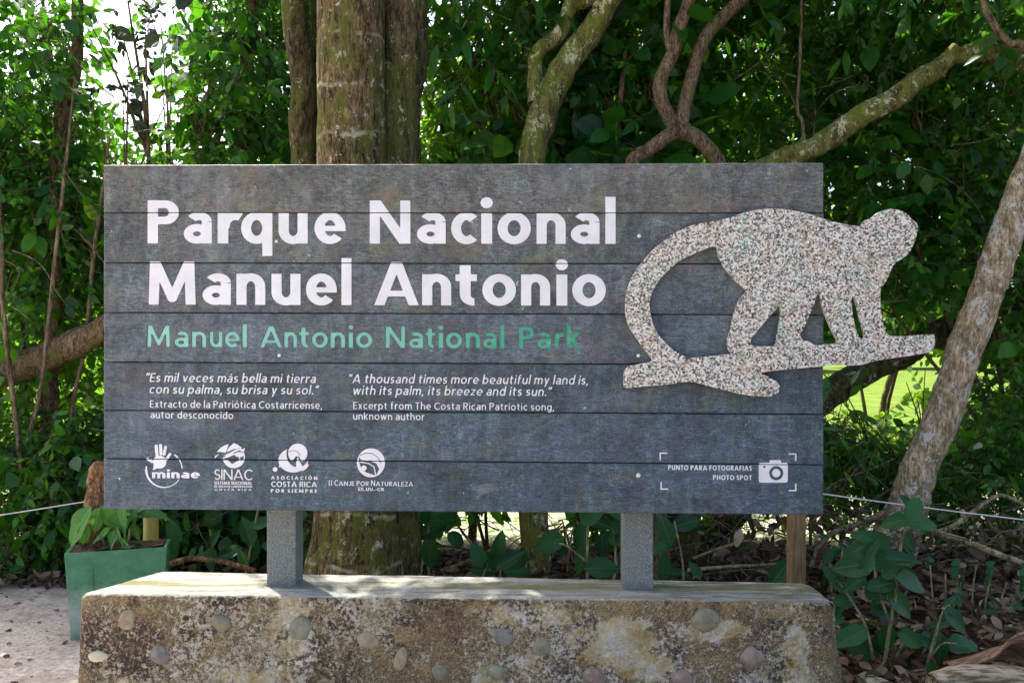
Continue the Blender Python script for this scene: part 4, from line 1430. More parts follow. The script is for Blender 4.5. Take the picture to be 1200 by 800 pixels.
def tube(pts, rad, sides=12, per=6, rough=0.08, nfreq=9.0, seed=0.0, flare=None):
    pp, rr = catmull(pts, rad, per)
    pp = [p + Vector((noise.noise(p * 4.3 + Vector((seed, 0, 0))), noise.noise(p * 4.3 + Vector((0, seed, 9))), 0.5 * noise.noise(p * 4.3 + Vector((7, 0, seed))))) * min(r_, .07) * (.55 if r_ < .07 else .22) * min(1, rough * 9) for p, r_ in zip(pp, rr)]
    rr = [r_ * (1 + (.9 if r_ < .07 else .45) * rough * noise.noise(p * 6.5 + Vector((3, seed, 0)))) for p, r_ in zip(pp, rr)]
    V, Q = [], []
    up = Vector((0, 0, 1)) if abs((pp[1] - pp[0]).normalized().z) < .9 else Vector((0, 1, 0))
    for i, p in enumerate(pp):
        t = (pp[min(i + 1, len(pp) - 1)] - pp[max(i - 1, 0)]).normalized()
        s = t.cross(up).normalized(); up = s.cross(t).normalized()
        for k in range(sides):
            a = 2 * math.pi * k / sides
            d = s * math.cos(a) + up * math.sin(a)
            r = rr[i]
            q = p + d * r
            r *= 1 + rough * noise.noise(q * nfreq + Vector((seed, 0, 0))) + rough * .6 * noise.noise(q * nfreq * 3 + Vector((seed, 5, 0)))
            V.append(p + d * r)
    n = len(pp)
    for i in range(n - 1):
        for k in range(sides):
            a, b = i * sides + k, i * sides + (k + 1) % sides
            Q.append((a, b, b + sides, a + sides))
    # tiny caps
    for ci, ring in ((0, 0), (n - 1, (n - 1) * sides)):
        c = len(V); V.append(pp[ci])
        for k in range(sides):
            Q.append((c, c, ring + k, ring + (k + 1) % sides) if False else (c, ring + k, ring + (k + 1) % sides))
    return V, Q


def join(parts):
    V, Fc = [], []
    for v, f in parts:
        o = len(V); V += v; Fc += [tuple(o + i for i in t) for t in f]
    return V, Fc


# ------------------------------------------------------------------ foliage
LEAF = {'spray': dict(w=.5), 'oval': dict(w=.52), 'broad': dict(w=.70), 'long': dict(w=.24), 'small': dict(w=.50)}


def leaf_arr(L, W, curl=.18, fold=.12):
    h = W / 2
    z = lambda t: -curl * L * t * t
    f = fold * h
    return np.array([(0, 0, 0), (-h * .74, L * .20, f * .8 + z(.2)), (-h, L * .47, f + z(.47)), (-h * .62, L * .78, f * .6 + z(.78)), (0, L, z(1)),
                     (h * .62, L * .78, f * .6 + z(.78)), (h, L * .47, f + z(.47)), (h * .74, L * .20, f * .8 + z(.2)), (0, L * .5, z(.5))])


LQ = [(0, 1, 2, 8), (8, 2, 3, 4), (8, 4, 5, 6), (0, 8, 6, 7)]


def rotm(ax, a):
    c, s = math.cos(a), math.sin(a)
    if ax == 0: return np.array([[1, 0, 0], [0, c, -s], [0, s, c]])
    if ax == 1: return np.array([[c, 0, s], [0, 1, 0], [-s, 0, c]])
    return np.array([[c, -s, 0], [s, c, 0], [0, 0, 1]])


def twig_proto(rg, n, length, leafL, wr, droop=.5, roll=.7, stem_r=.0022):
    V, Q, mi, lid = [], [], [], []
    for i in range(n):
        t = (i + .6) / n
        L = leafL * rg.uniform(.65, 1.2)
        side = 1 if i % 2 else -1
        yaw = side * rg.uniform(.45, 1.25) * (1 if i < n - 1 else .1)
        m_ = rotm(2, yaw) @ rotm(0, -rg.normal(droop, .35)) @ rotm(1, rg.normal(0, roll))
        v = leaf_arr(L, L * wr * rg.uniform(.85, 1.15)) @ m_.T + np.array([0, length * t, -droop * .15 * length * t * t])
        o = len(V)
        V += v.tolist()
        Q += [tuple(o + k for k in q_) for q_ in LQ]
        mi += [0] * 4; lid += [i] * 9
    o = len(V)
    for (y, z, r) in ((-length * .35, 0, stem_r * 1.3), (length * .5, -droop * .04 * length, stem_r), (length, -droop * .15 * length, stem_r * .5)):
        for k in range(3):
            a = 2 * math.pi * k / 3
            V.append([r * math.cos(a), y, z + r * math.sin(a)]); lid.append(-1)
    for s in range(2):
        for k in range(3):
            a, b = o + s * 3 + k, o + s * 3 + (k + 1) % 3
            Q.append((a, b, b + 3, a + 3)); mi.append(1)
    return np.array(V), np.array(Q), np.array(mi), np.array(lid)


GAPS = []     # openings in the canopy: (centre, radii)


def crown_mesh(name, blobs, n_twigs, leafL, kind='oval', leaves=9, length=.34, droop=.55, roll=.8, seed=1, gapf=1.0, clump=.45, hang=0.35):
    rg = np.random.default_rng(seed)
    protos = [twig_proto(rg, max(3, int((leaves + rg.integers(-2, 3)) * q ** -.6)), length * q ** .3, leafL * q, LEAF[kind]['w'] * rg.uniform(.8, 1.25), droop, roll) for q in (.55, .7, .8, .95, 1.1, 1.3, 1.7)]
    vol = np.array([b[3] * b[4] * b[5] * (b[6] if len(b) > 6 else 1) for b in blobs]); vol = vol / vol.sum()
    pts, dirs = [], []
    need = n_twigs
    tries = 0
    fr = 1.7 / max(0.4, min(1.5, max(b[3] for b in blobs)))
    while need > 0 and tries < 40:
        tries += 1
        m_ = need * 3 + 50
        bi = rg.choice(len(blobs), m_, p=vol)
        u = rg.normal(size=(m_, 3)); u /= np.linalg.norm(u, axis=1)[:, None]
        r = rg.uniform(0, 1, m_) ** (1 / 2.4)
        B = np.array([b[:6] for b in blobs])[bi]
        p = B[:, :3] + u * r[:, None] * B[:, 3:6]
        ok = p[:, 2] > .12
        for (gc, gr) in GAPS:
            q = (((p - np.array(gc)) / np.array(gr)) ** 2).sum(1)
            ok &= (q > 1) | (rg.uniform(size=m_) > gapf)
        p = p[ok]; u_ = u[ok]
        if clump > 0 and len(p):
            nn = np.array([noise.noise(Vector(a * 1.9 * fr + seed)) + .5 * noise.noise(Vector(a * 4.5 * fr + seed)) for a in p])
            ok2 = nn > (-0.10 + (clump - .45) * .8) + rg.normal(0, .10, len(p))
            p = p[ok2]; u_ = u_[ok2]
        take = min(need, len(p))
        pts.append(p[:take]); dirs.append(u_[:take]); need -= take
    pts = np.concatenate(pts); dirs = np.concatenate(dirs)
    n = len(pts)
    d = dirs * np.array([1, 1, .6]) + rg.normal(0, .55, (n, 3)); d[:, 2] -= hang
    d /= np.linalg.norm(d, axis=1)[:, None]
    up = np.array([0, 0, 1.0]) + rg.normal(0, .45, (n, 3))
    s = np.cross(d, up); s /= np.linalg.norm(s, axis=1)[:, None] + 1e-9
    up = np.cross(s, d)
    R = np.stack([s, d, up], axis=2)            # columns
    sc_ = rg.uniform(.75, 1.25, n)
    pi = rg.integers(0, len(protos), n)
    Vs, Qs, Ms, Rs = [], [], [], []
    off = 0
    base = rg.uniform(0, 1, n)
    for k, (pv, pq, pm, lid) in enumerate(protos):
        idx = np.nonzero(pi == k)[0]
        if len(idx) == 0: continue
        W = np.einsum('nij,vj->nvi', R[idx] * sc_[idx][:, None, None], pv) + pts[idx][:, None, :]
        nv = len(pv)
        Vs.append(W.reshape(-1, 3))
        q = pq[None] + (off + np.arange(len(idx)) * nv)[:, None, None]
        Qs.append(q.reshape(-1, 4)); Ms.append(np.tile(pm, len(idx)))
        lr = rg.uniform(0, 1, (len(idx), lid.max() + 2))
        Rs.append((lr[:, lid] * .6 + base[idx][:, None] * .4).ravel())
        off += nv * len(idx)
    return np_mesh(name, np.concatenate(Vs), quads=np.concatenate(Qs), mat_idx=np.concatenate(Ms), rnd=np.concatenate(Rs))


def crown(parent, blobs, n, leafL, mat, name='crown', **kw):
    off = np.array(wl(parent))
    # meshes are made in world coordinates, then moved to the parent's frame
    me = crown_mesh(name, blobs, n, leafL, **kw)
    co = np.empty(len(me.vertices) * 3, dtype=np.float32); me.vertices.foreach_get('co', co)
    co = (co.reshape(-1, 3) - off).astype(np.float32).ravel(); me.vertices.foreach_set('co', co); me.update()
    o = put(name, me, [M[mat], M['twig']], parent)
    o['kind'] = 'stuff'
    return o


def pxblob(px, py, Y, rx, ry, rz, wgt=1.0):
    p = P(px, py, Y)
    return (p.x, p.y, p.z, rx, ry, rz, wgt)


def gap_px(px, py, Y, rx, ry, rz):
    GAPS.append((tuple(P(px, py, Y)), (rx, ry, rz)))


# openings between the crowns, real holes in the planting
gap_px(150, 72, 6.2, .42, 1.6, .66)
gap_px(150, 85, 8.6, .72, 3.0, .95)
gap_px(245, 45, 8.0, .55, 3.0, .55)
gap_px(515, 60, 8.5, .35, 3.0, .65)
gap_px(1040, 448, 6.4, .70, 1.6, .46)
gap_px(600, 628, 6.5, .75, 1.6, .42)
gap_px(880, 620, 6.6, .95, 1.6, .40)
gap_px(1075, 612, 7.0, 1.3, 1.3, .42)


def tree(name, label, cat, base, trunk_parts, bark, blobs=None, n=0, leafL=.09, mat='leaf_dark', group=None, sides=14, rough=.08, trunk_name='trunk', **kw):
    root = thing(name, label, cat, base, group)
    for i, (nm, parts) in enumerate(trunk_parts):
        V, Fc = join([tube(p, r, sides if sides < 10 else max(sides, 20), 7 if sides < 10 else 14, rough, 16.0 if sides > 9 else 9.0, seed=base[0] * 3 + q) for q, (p, r) in enumerate(parts)])
        put_world(nm, V, M[bark], root, faces=Fc, smooth=True)
    if blobs: crown(root, blobs, n, leafL, mat, **kw)
    return root


def pts(Y, *l):
    """list of (px,py[,dY]) to world points"""
    return [P(a[0], a[1], Y + (a[2] if len(a) > 2 else 0)) for a in l]


def rr(Y, *l): return [a / 1000 * Y for a in l]


def G(x, y): return (x, y, gh(x, y))


# ---- the big ringed palm and the darker trunk grown against it
def palm():
    Y = 5.0
    x0 = (418 - 600) / F * Y
    root = thing('palm_tree', 'thick ringed palm trunk with lichen rising behind the left half of the sign', 'palm tree', (x0, Y, 0))
    pp = [Vector((x0 - .03, Y, -.1)), Vector((x0 - .02, Y, .25)), Vector((x0 - .01, Y, .7)), P(412, 190, Y), P(411, 0, Y), P(409, -300, Y), P(405, -800, Y + .1), P(400, -1150, Y + .2)]
    ra = [.33, .285, .235, .20, .195, .18, .165, .15]
    cp, cr = catmull(pp, ra, 30)
    V, Q = [], []
    S = 48
    for i, p in enumerate(cp):
        z = p.z
        ring = (z / .175 + .25 * noise.noise(Vector((0, 0, z * 3)))) % 1.0
        for k in range(S):
            a = 2 * math.pi * k / S
            rg_ = (z / .175 + .5 * noise.noise(Vector((math.cos(a), math.sin(a), z * 2)))) % 1.0
            r = cr[i] * (1 - .02 * math.exp(-((rg_ - .5) / .06) ** 2))
            r *= 1 + .045 * noise.noise(Vector((math.cos(a) * 2.2, math.sin(a) * 2.2, z * 3))) + .022 * noise.noise(Vector((math.cos(a) * 9, math.sin(a) * 9, z * 5))) + .012 * noise.noise(Vector((math.cos(a) * 25, math.sin(a) * 25, z * 20)))
            V.append(Vector((p.x + r * math.cos(a), p.y + r * math.sin(a), z)))
    for i in range(len(cp) - 1):
        for k in range(S):
            a, b = i * S + k, i * S + (k + 1) % S
            Q.append((a, b, b + S, a + S))
    put_world('trunk', V, M['palm'], root, quads=Q, smooth=True)
    # fronds overhead
    top = cp[-1]
    rg = random.Random(5)
    for k in range(13):
        az = 2 * math.pi * k / 13 + rg.uniform(-.2, .2)
        el = rg.uniform(-.1, .9)
        d = Vector((math.cos(az), math.sin(az), 0))
        sp = [top + d * (t * 2.6) + Z * (math.sin(el) * 2.0 * t - 1.9 * t * t) for t in [i / 12 for i in range(13)]]
        V, Fc = tube(sp[::3], [.03, .025, .018, .012, .006], 5, 3, 0)
        s_ = d.cross(Z).normalized()
        for i in range(1, 12):
            for j in range(3):
                t = (i + j / 3) / 12
                p = sp[i].lerp(sp[i + 1], j / 3)
                for sg in (-1, 1):
                    L = .75 * math.sin(math.pi * min(1, t * .9 + .1)) + .1
                    tip = p + (s_ * sg * .85 + d * .45 - Z * .45).normalized() * L
                    w_ = d * .02
                    o_ = len(V)
                    V += [p - w_, p + w_, (p + tip) / 2 + w_ * 1.3 + Z * .04, (p + tip) / 2 - w_ * 1.3 + Z * .04, tip]
                    Fc += [(o_, o_ + 1, o_ + 2, o_ + 3), (o_ + 3, o_ + 2, o_ + 4)]
        put_world('frond', V, M['leaf_mid'], root, faces=Fc)
    return root


palm()
tree('leaning_tree', 'dark brown trunk pressed against the right side of the thick palm', 'tree', G(-.70, 5.18),
     [('trunk', [([Vector((-.72, 5.18, -.1)), Vector((-.71, 5.18, .5)), P(462, 190, 5.18), P(472, 60, 5.18), P(478, -60, 5.2), P(486, -400, 5.4), P(500, -760, 5.7)], rr(5.2, 36, 30, 28, 29, 25, 22, 12))])],
     'bark_dark', [(-.6, 6.2, 5.9, 1.6, 1.5, 1.0)], 380, .13, 'leaf_dark', kind='oval', seed=31, sides=22, rough=.12)
tree('slim_tree', 'slim mossy trunk standing just left of the thick palm', 'tree', G(-1.36, 5.7),
     [('trunk', [([Vector((-1.36, 5.7, -.1)), Vector((-1.37, 5.7, .8)), P(356, 190, 5.7), P(354, 100, 5.7), P(345, 0, 5.7), P(338, -220, 5.8), P(350, -600, 6.2)], rr(5.7, 18, 16, 15.5, 15, 15, 13, 8)),
                 ([P(366, 160, 5.75), P(370, 60, 5.8), P(364, -60, 5.85), P(372, -300, 6)], rr(5.7, 4, 4, 4, 3))])],
     'bark_dark', [(-1.6, 6.3, 5.0, 1.3, 1.0, .9)], 260, .12, 'leaf_dark', kind='oval', seed=32, rough=.12)
tree('thin_tree', 'thin leaning grey-brown tree in front of the bright sky left of centre', 'tree', G(-2.1, 6.6),
     [('trunk', [([Vector((-2.2, 6.6, -.1)), P(276, 420, 6.6), P(283, 190, 6.6), P(287, 90, 6.6), P(295, 0, 6.6), P(304, -200, 6.7)], rr(6.6, 11, 10, 9, 8, 7, 5)),
                 ([P(262, 300, 6.8), P(225, 130, 7.0), P(236, 60, 7.1), P(250, -60, 7.2)], rr(6.6, 9, 8, 6, 4))])],
     'bark_twist', [pxblob(300, 110, 6.6, .55, .6, .55), pxblob(250, -10, 6.8, 1.0, .8, .5), pxblob(200, 150, 6.9, .7, .6, .35)], 430, .085, 'leaf_dark', kind='oval', seed=33, gapf=.93)
tree('forked_tree', 'slender tree at the far left forking into two bare stems against the sky', 'tree', G(-3.3, 6.1),
     [('trunk', [([Vector((-3.3, 6.1, -.1)), P(58, 560, 6.1), P(60, 400, 6.1), P(66, 230, 6.1), P(74, 130, 6.1), P(90, 70, 6.1), P(94, 0, 6.1), P(97, -240, 6.2)], rr(6.1, 12, 10, 9, 9, 9, 8, 3.2, 2.6)),
                 ([P(88, 80, 6.1), P(86, 0, 6.12), P(83, -200, 6.2)], rr(6.1, 4, 2.6, 2.2)),
                 ([P(70, 150, 6.1), P(58, 60, 6.15), P(50, 0, 6.2), P(49, -160, 6.2)], rr(6.1, 4, 2.6, 2, 1.5))])],
     'bark_twist', [pxblob(15, 90, 6.1, .50, .6, .75, 1.4), pxblob(60, 250, 6.2, .5, .6, .5), pxblob(110, 20, 6.3, .5, .4, .3, .35), pxblob(20, 240, 6.3, .5, .5, .5)], 900, .085, 'leaf_dark', kind='oval', seed=34, gapf=.93)
tree('fallen_limb_tree', 'rough brown limb slanting up behind the left edge of the sign', 'tree limb', G(-4.1, 5.9),
     [('limb', [([P(-90, 470, 6.0), P(-20, 446, 5.95), P(40, 424, 5.9), P(90, 402, 5.85), P(150, 372, 5.85), P(230, 345, 5.9), P(300, 330, 6.0), P(345, 322, 6.1)], rr(5.9, 17, 17, 17, 16, 15, 13, 11, 9)),
                 ([P(-90, 470, 6.0), P(-110, 560, 6.0), Vector((-4.2, 6.0, -.1))], rr(5.9, 24, 24, 28))])],
     'rotten' if False else 'bark_twist', rough=.2)
tree('mossy_forked_tree', 'mossy trunk above the sign centre that splits into two upward limbs', 'tree', G(.16, 5.5),
     [('trunk', [([Vector((.16, 5.5, -.1)), P(622, 420, 5.5), P(624, 200, 5.5), P(636, 140, 5.5), P(655, 90, 5.5), P(690, 40, 5.5), P(722, -8, 5.5), P(760, -90, 5.5), P(800, -260, 5.6)], rr(5.5, 18, 16, 15, 17, 16, 14, 12, 11, 8))]),
      ('limb', [([P(630, 120, 5.53), P(626, 85, 5.56), P(631, 62, 5.58), P(655, 40, 5.6), P(668, 8, 5.62), P(672, -20, 5.64), P(690, -120, 5.7), P(680, -300, 5.8)], rr(5.5, 11, 9, 9, 10, 9, 8, 7, 5)), ([P(668, 8, 5.62), P(700, -2, 5.66), P(730, -30, 5.7)], rr(5.5, 7, 6, 5))])],
     'bark_moss', [pxblob(720, -160, 5.6, 1.2, .9, .7), pxblob(600, -150, 6.3, 1.1, .9, .8)], 330, .12, 'leaf_dark', kind='oval', seed=35, rough=.13)
tree('twisted_tree', 'twisted pale brown branches right of the sign centre below the top of the photo', 'tree', G(.95, 5.4),
     [('trunk', [([Vector((.95, 5.4, -.1)), P(745, 330, 5.4), P(740, 200, 5.4), P(762, 175, 5.4), P(790, 154, 5.4)], rr(5.4, 14, 12, 8, 8, 9)),
                 ([P(850, 210, 5.4), P(836, 184, 5.4), P(815, 160, 5.4), P(795, 150, 5.4), P(778, 124, 5.4), P(775, 95, 5.4), P(788, 60, 5.4), P(797, 30, 5.4), P(808, 0, 5.4), P(822, -60, 5.4), P(830, -200, 5.5)], rr(5.4, 8, 9, 9, 10, 8, 8, 8, 8, 7, 6, 4)),
                 ([P(797, 150, 5.4), P(803, 120, 5.42), P(812, 85, 5.45), P(830, 40, 5.5), P(860, 8, 5.5), P(900, -30, 5.5), P(960, -120, 5.6)], rr(5.4, 8, 8, 8, 8, 8, 7, 4)),
                 ([P(787, 60, 5.4), P(781, 30, 5.4), P(786, -30, 5.4)], rr(5.4, 5, 4, 3))])],
     'bark_twist', [pxblob(850, -110, 5.7, 1.2, .9, .6)], 230, .12, 'leaf_dark', kind='oval', seed=36, rough=.07)
tree('mossy_limb_tree', 'thick mossy limb slanting up to the right above the sign corner', 'tree limb', G(1.35, 5.9),
     [('limb', [([Vector((1.2, 5.9, -.1)), P(820, 420, 5.8), P(860, 230, 5.6), P(905, 192, 5.5), P(960, 168, 5.4), P(1010, 136, 5.35), P(1060, 106, 5.3), P(1100, 78, 5.3), P(1124, 57, 5.3)], rr(5.4, 17, 15, 12, 12, 13, 13, 12, 10.5, 8)),
                 ]), ('side_limb', [([P(1118, 66, 5.32), P(1150, 62, 5.35), P(1190, 70, 5.4), P(1260, 80, 5.4), P(1400, 60, 5.5)], rr(5.4, 9, 11, 12, 12, 9))])],
     'bark_moss', [pxblob(1150, -60, 5.5, 1.2, .8, .6), pxblob(1010, -80, 5.6, 1.0, .8, .6)], 360, .11, 'leaf_dark', kind='oval', seed=37, rough=.13, gapf=1)
tree('pale_leaning_tree', 'pale blotched trunk leaning right beside the monkey silhouette', 'tree', G((1030 - 600) / F * 5.55, 5.55),
     [('trunk', [([P(1030, 690, 5.55), P(1043, 645, 5.52), P(1062, 600, 5.5), P(1082, 540, 5.45), P(1111, 470, 5.4), P(1134, 400, 5.35), P(1162, 325, 5.3), P(1173, 294, 5.28), P(1196, 231, 5.25), P(1238, 120, 5.2), P(1296, -60, 5.2), P(1345, -300, 5.3)], rr(5.4, 34, 28, 23, 20, 19.5, 19, 18.5, 18, 18, 17, 14, 8)),
                 ([P(1058, 612, 5.48), P(1035, 628, 5.4), P(1010, 650, 5.25), P(985, 676, 5.2), P(972, 694, 5.1)], rr(5.4, 14, 11, 8, 6, 3))])],
     'bark_pale', [pxblob(1330, -240, 5.4, 1.3, 1.0, .8), pxblob(1200, -160, 5.2, 1.0, .9, .5)], 330, .11, 'leaf_mid', kind='oval', seed=38, rough=.09, sides=24)
tree('arching_limb_tree', 'dark trunk arching from behind the sign foot to pass behind the monkey', 'tree', G(1.25, 6.5),
     [('trunk', [([P(775, 690, 6.5), P(815, 640, 6.5), P(865, 592, 6.5), P(930, 500, 6.5), P(985, 452, 6.5), P(1050, 418, 6.5), P(1120, 378, 6.5), P(1190, 350, 6.5), P(1300, 320, 6.5)], rr(6.5, 20, 18, 18, 17, 16, 15, 14, 14, 12)),
                 ([P(1030, 428, 6.5), P(1080, 396, 6.6), P(1150, 400, 6.7), P(1230, 402, 6.8)], rr(6.5, 10, 12, 22, 24))])],
     'bark_dark', [pxblob(1240, 300, 6.6, .5, .5, .4)], 90, .10, 'leaf_dark', kind='oval', seed=39, rough=.15)

# ---- second row: leafy trees and shrubs that make the green wall.  (label, base x, Y, trunk top px, blobs, n, leaf, mat, kind)
def px_right(bl): return max(b[0] for b in bl)


WALL = [
    ('broadleaf_tree', 'dense leafy tree filling the far left edge of the photo', -3.9, 6.9, [(5, 330, 6.9, .8, .8, .9), (45, 480, 6.7, .7, .6, .6), (15, 180, 7.0, .7, .8, .5), (80, 330, 6.8, .55, .6, .8)], 1250, .080, 'leaf_mid', 'oval'),
    ('broadleaf_tree', 'leafy tree between the sky gap and the slim trunk, left of the palm', -2.7, 7.6, [(200, 210, 7.6, .9, .8, .5), (290, 190, 7.4, .9, .8, .8), (160, 320, 7.6, .8, .7, .9)], 900, .085, 'leaf_mid', 'oval'),
    ('broadleaf_tree', 'dark leafed tree behind the slim mossy trunk', -1.9, 7.9, [(320, 60, 7.9, .6, .8, 1.0), (350, 200, 7.9, .9, .8, .8), (270, 380, 7.9, 1.1, .6, .9)], 820, .095, 'leaf_dark', 'oval'),
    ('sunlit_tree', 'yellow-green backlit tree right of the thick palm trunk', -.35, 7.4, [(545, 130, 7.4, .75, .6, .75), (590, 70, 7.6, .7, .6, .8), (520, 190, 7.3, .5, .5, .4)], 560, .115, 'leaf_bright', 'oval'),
    ('long_leaf_tree', 'tree with long hanging dark leaves above the sign centre', .1, 6.2, [(570, 60, 6.2, .55, .4, .42), (610, 20, 6.3, .7, .5, .35), (540, -40, 6.4, .7, .5, .4), (585, 150, 6.2, .4, .35, .25), (700, 150, 6.3, .5, .4, .3)], 520, .16, 'leaf_dark', 'long'),
    ('broadleaf_tree', 'dark broad leafed tree between the mossy fork and twisted branches', .9, 6.6, [(725, 80, 6.6, .55, .6, .7), (690, 170, 6.5, .7, .5, .4), (760, -10, 6.8, .8, .6, .6)], 560, .13, 'leaf_dark', 'broad'),
    ('broadleaf_tree', 'green crowned tree filling the gap above the sign right of the fork', 1.4, 8.2, [(760, 130, 8.2, 1.0, .8, 1.0), (660, 150, 8.2, .9, .8, .8), (850, 60, 8.2, 1.0, .8, 1.0)], 900, .095, 'leaf_mid', 'oval'),
    ('broadleaf_tree', 'large dark tree behind the mossy limb at the top right', 2.0, 7.6, [(950, 60, 7.6, 1.1, .9, 1.0), (1060, 30, 7.4, 1.1, .9, .9), (900, 140, 7.5, .8, .8, .6)], 1500, .095, 'leaf_dark', 'oval'),
    ('long_leaf_tree', 'tree with narrow bright leaves high at the top right', 4.3, 6.8, [(1010, 30, 6.7, .9, .5, .5), (1110, 20, 6.8, .8, .5, .5), (930, 20, 6.6, .6, .5, .5)], 420, .13, 'leaf_mid', 'long'),
    ('broadleaf_tree', 'dense dark tree behind the head of the monkey silhouette', 4.1, 7.0, [(1030, 210, 6.9, .9, .8, .6), (1120, 170, 7.0, .9, .8, .8), (1000, 300, 7.0, .6, .7, .6), (1110, 300, 7.1, .8, .7, .5)], 1500, .090, 'leaf_dark', 'oval'),
    ('broadleaf_tree', 'leafy tree at the right edge behind the leaning trunk', 4.4, 7.2, [(1200, 230, 7.2, .8, .8, .9), (1190, 440, 7.0, .7, .6, .7), (1180, 60, 7.3, .9, .8, .8), (1160, 520, 6.9, .8, .6, .45)], 1300, .085, 'leaf_mid', 'oval'),
    ('overhanging_tree', 'sparse dark sprays of leaves hanging across the white sky at the top left', -2.9, 6.6, [(150, 15, 6.6, .5, .4, .22), (190, 55, 6.6, .30, .3, .2), (150, 100, 6.5, .32, .3, .14), (255, 20, 6.6, .4, .4, .25)], 75, .085, 'leaf_silhouette', 'spray'),
    ('leafy_shrub', 'small leafed bush between the sign edge and the leaning trunk', 2.9, 6.7, [(1010, 545, 6.6, .55, .5, .28), (1060, 530, 6.7, .5, .5, .35), (985, 520, 6.7, .3, .4, .3)], 560, .065, 'leaf_mid', 'oval'),
    ('leafy_shrub', 'dense green bush right of the leaning trunk foot', 3.9, 6.3, [(1150, 560, 6.2, .75, .5, .38), (1200, 500, 6.3, .5, .5, .5)], 640, .075, 'leaf_dark', 'oval'),
    ('mango_sapling', 'sapling with narrow dark leaves in front of the sunlit lawn', 2.9, 6.0, [(1062, 462, 6.0, .26, .25, .22), (1010, 500, 6.0, .3, .3, .16), (975, 470, 6.1, .18, .2, .25)], 95, .125, 'leaf_dark', 'long'),
    ('leafy_shrub', 'low dark bush under the limb at the left edge', -3.7, 5.9, [(30, 530, 5.9, .55, .45, .35), (90, 560, 5.8, .5, .4, .4), (20, 625, 5.8, .5, .4, .22), (150, 620, 5.7, .5, .3, .3)], 900, .08, 'leaf_dark', 'oval'),
    ('leafy_shrub', 'dark undergrowth behind the planter and left post', -2.1, 6.3, [(230, 560, 6.3, .9, .4, .5), (330, 560, 6.3, .8, .4, .5), (270, 640, 6.3, .9, .3, .2)], 700, .10, 'leaf_dark', 'broad'),
    ('leafy_shrub', 'tall dark bush hidden behind the middle of the sign', -.2, 6.9, [(480, 500, 6.9, 1.0, .5, .8), (600, 450, 7.0, 1.2, .5, .8), (480, 610, 6.6, .4, .4, .35)], 700, .11, 'leaf_dark', 'oval'),
    ('leafy_shrub', 'bush behind the right post with leaves below the sign', 1.1, 6.7, [(750, 520, 6.7, 1.0, .5, .7), (700, 600, 6.4, .45, .3, .3), (780, 620, 6.3, .3, .3, .25)], 650, .11, 'leaf_dark', 'oval'),
    ('leafy_shrub', 'thicket behind the upper right of the sign', 1.9, 7.6, [(880, 380, 7.6, 1.3, .6, .9), (780, 300, 7.6, 1.2, .6, .8)], 600, .11, 'leaf_dark', 'oval'),
    ('leafy_shrub', 'thicket behind the upper left of the sign', -1.7, 8.2, [(380, 330, 8.2, 1.6, .6, 1.2), (500, 260, 8.2, 1.4, .6, .8)], 650, .12, 'leaf_dark', 'oval'),
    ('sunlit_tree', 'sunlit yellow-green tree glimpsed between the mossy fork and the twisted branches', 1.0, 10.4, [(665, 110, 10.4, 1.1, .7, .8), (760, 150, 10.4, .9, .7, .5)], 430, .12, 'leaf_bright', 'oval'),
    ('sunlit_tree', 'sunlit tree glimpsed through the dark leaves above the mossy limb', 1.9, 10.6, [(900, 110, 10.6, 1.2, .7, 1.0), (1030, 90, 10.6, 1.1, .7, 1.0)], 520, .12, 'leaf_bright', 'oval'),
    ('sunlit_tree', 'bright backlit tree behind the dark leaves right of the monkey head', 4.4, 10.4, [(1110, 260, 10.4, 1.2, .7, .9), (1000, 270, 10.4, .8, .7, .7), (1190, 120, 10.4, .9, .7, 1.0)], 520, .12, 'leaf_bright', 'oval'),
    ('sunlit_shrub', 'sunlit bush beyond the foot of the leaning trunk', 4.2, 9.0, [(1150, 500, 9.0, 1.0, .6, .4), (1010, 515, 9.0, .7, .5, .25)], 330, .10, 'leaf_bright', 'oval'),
    ('sunlit_tree', 'sunlit tree seen through the thicket at the far left', -4.6, 10.0, [(60, 370, 10.0, 1.2, .7, .8), (30, 470, 10.0, 1.2, .7, .8)], 300, .12, 'leaf_bright', 'oval'),
]
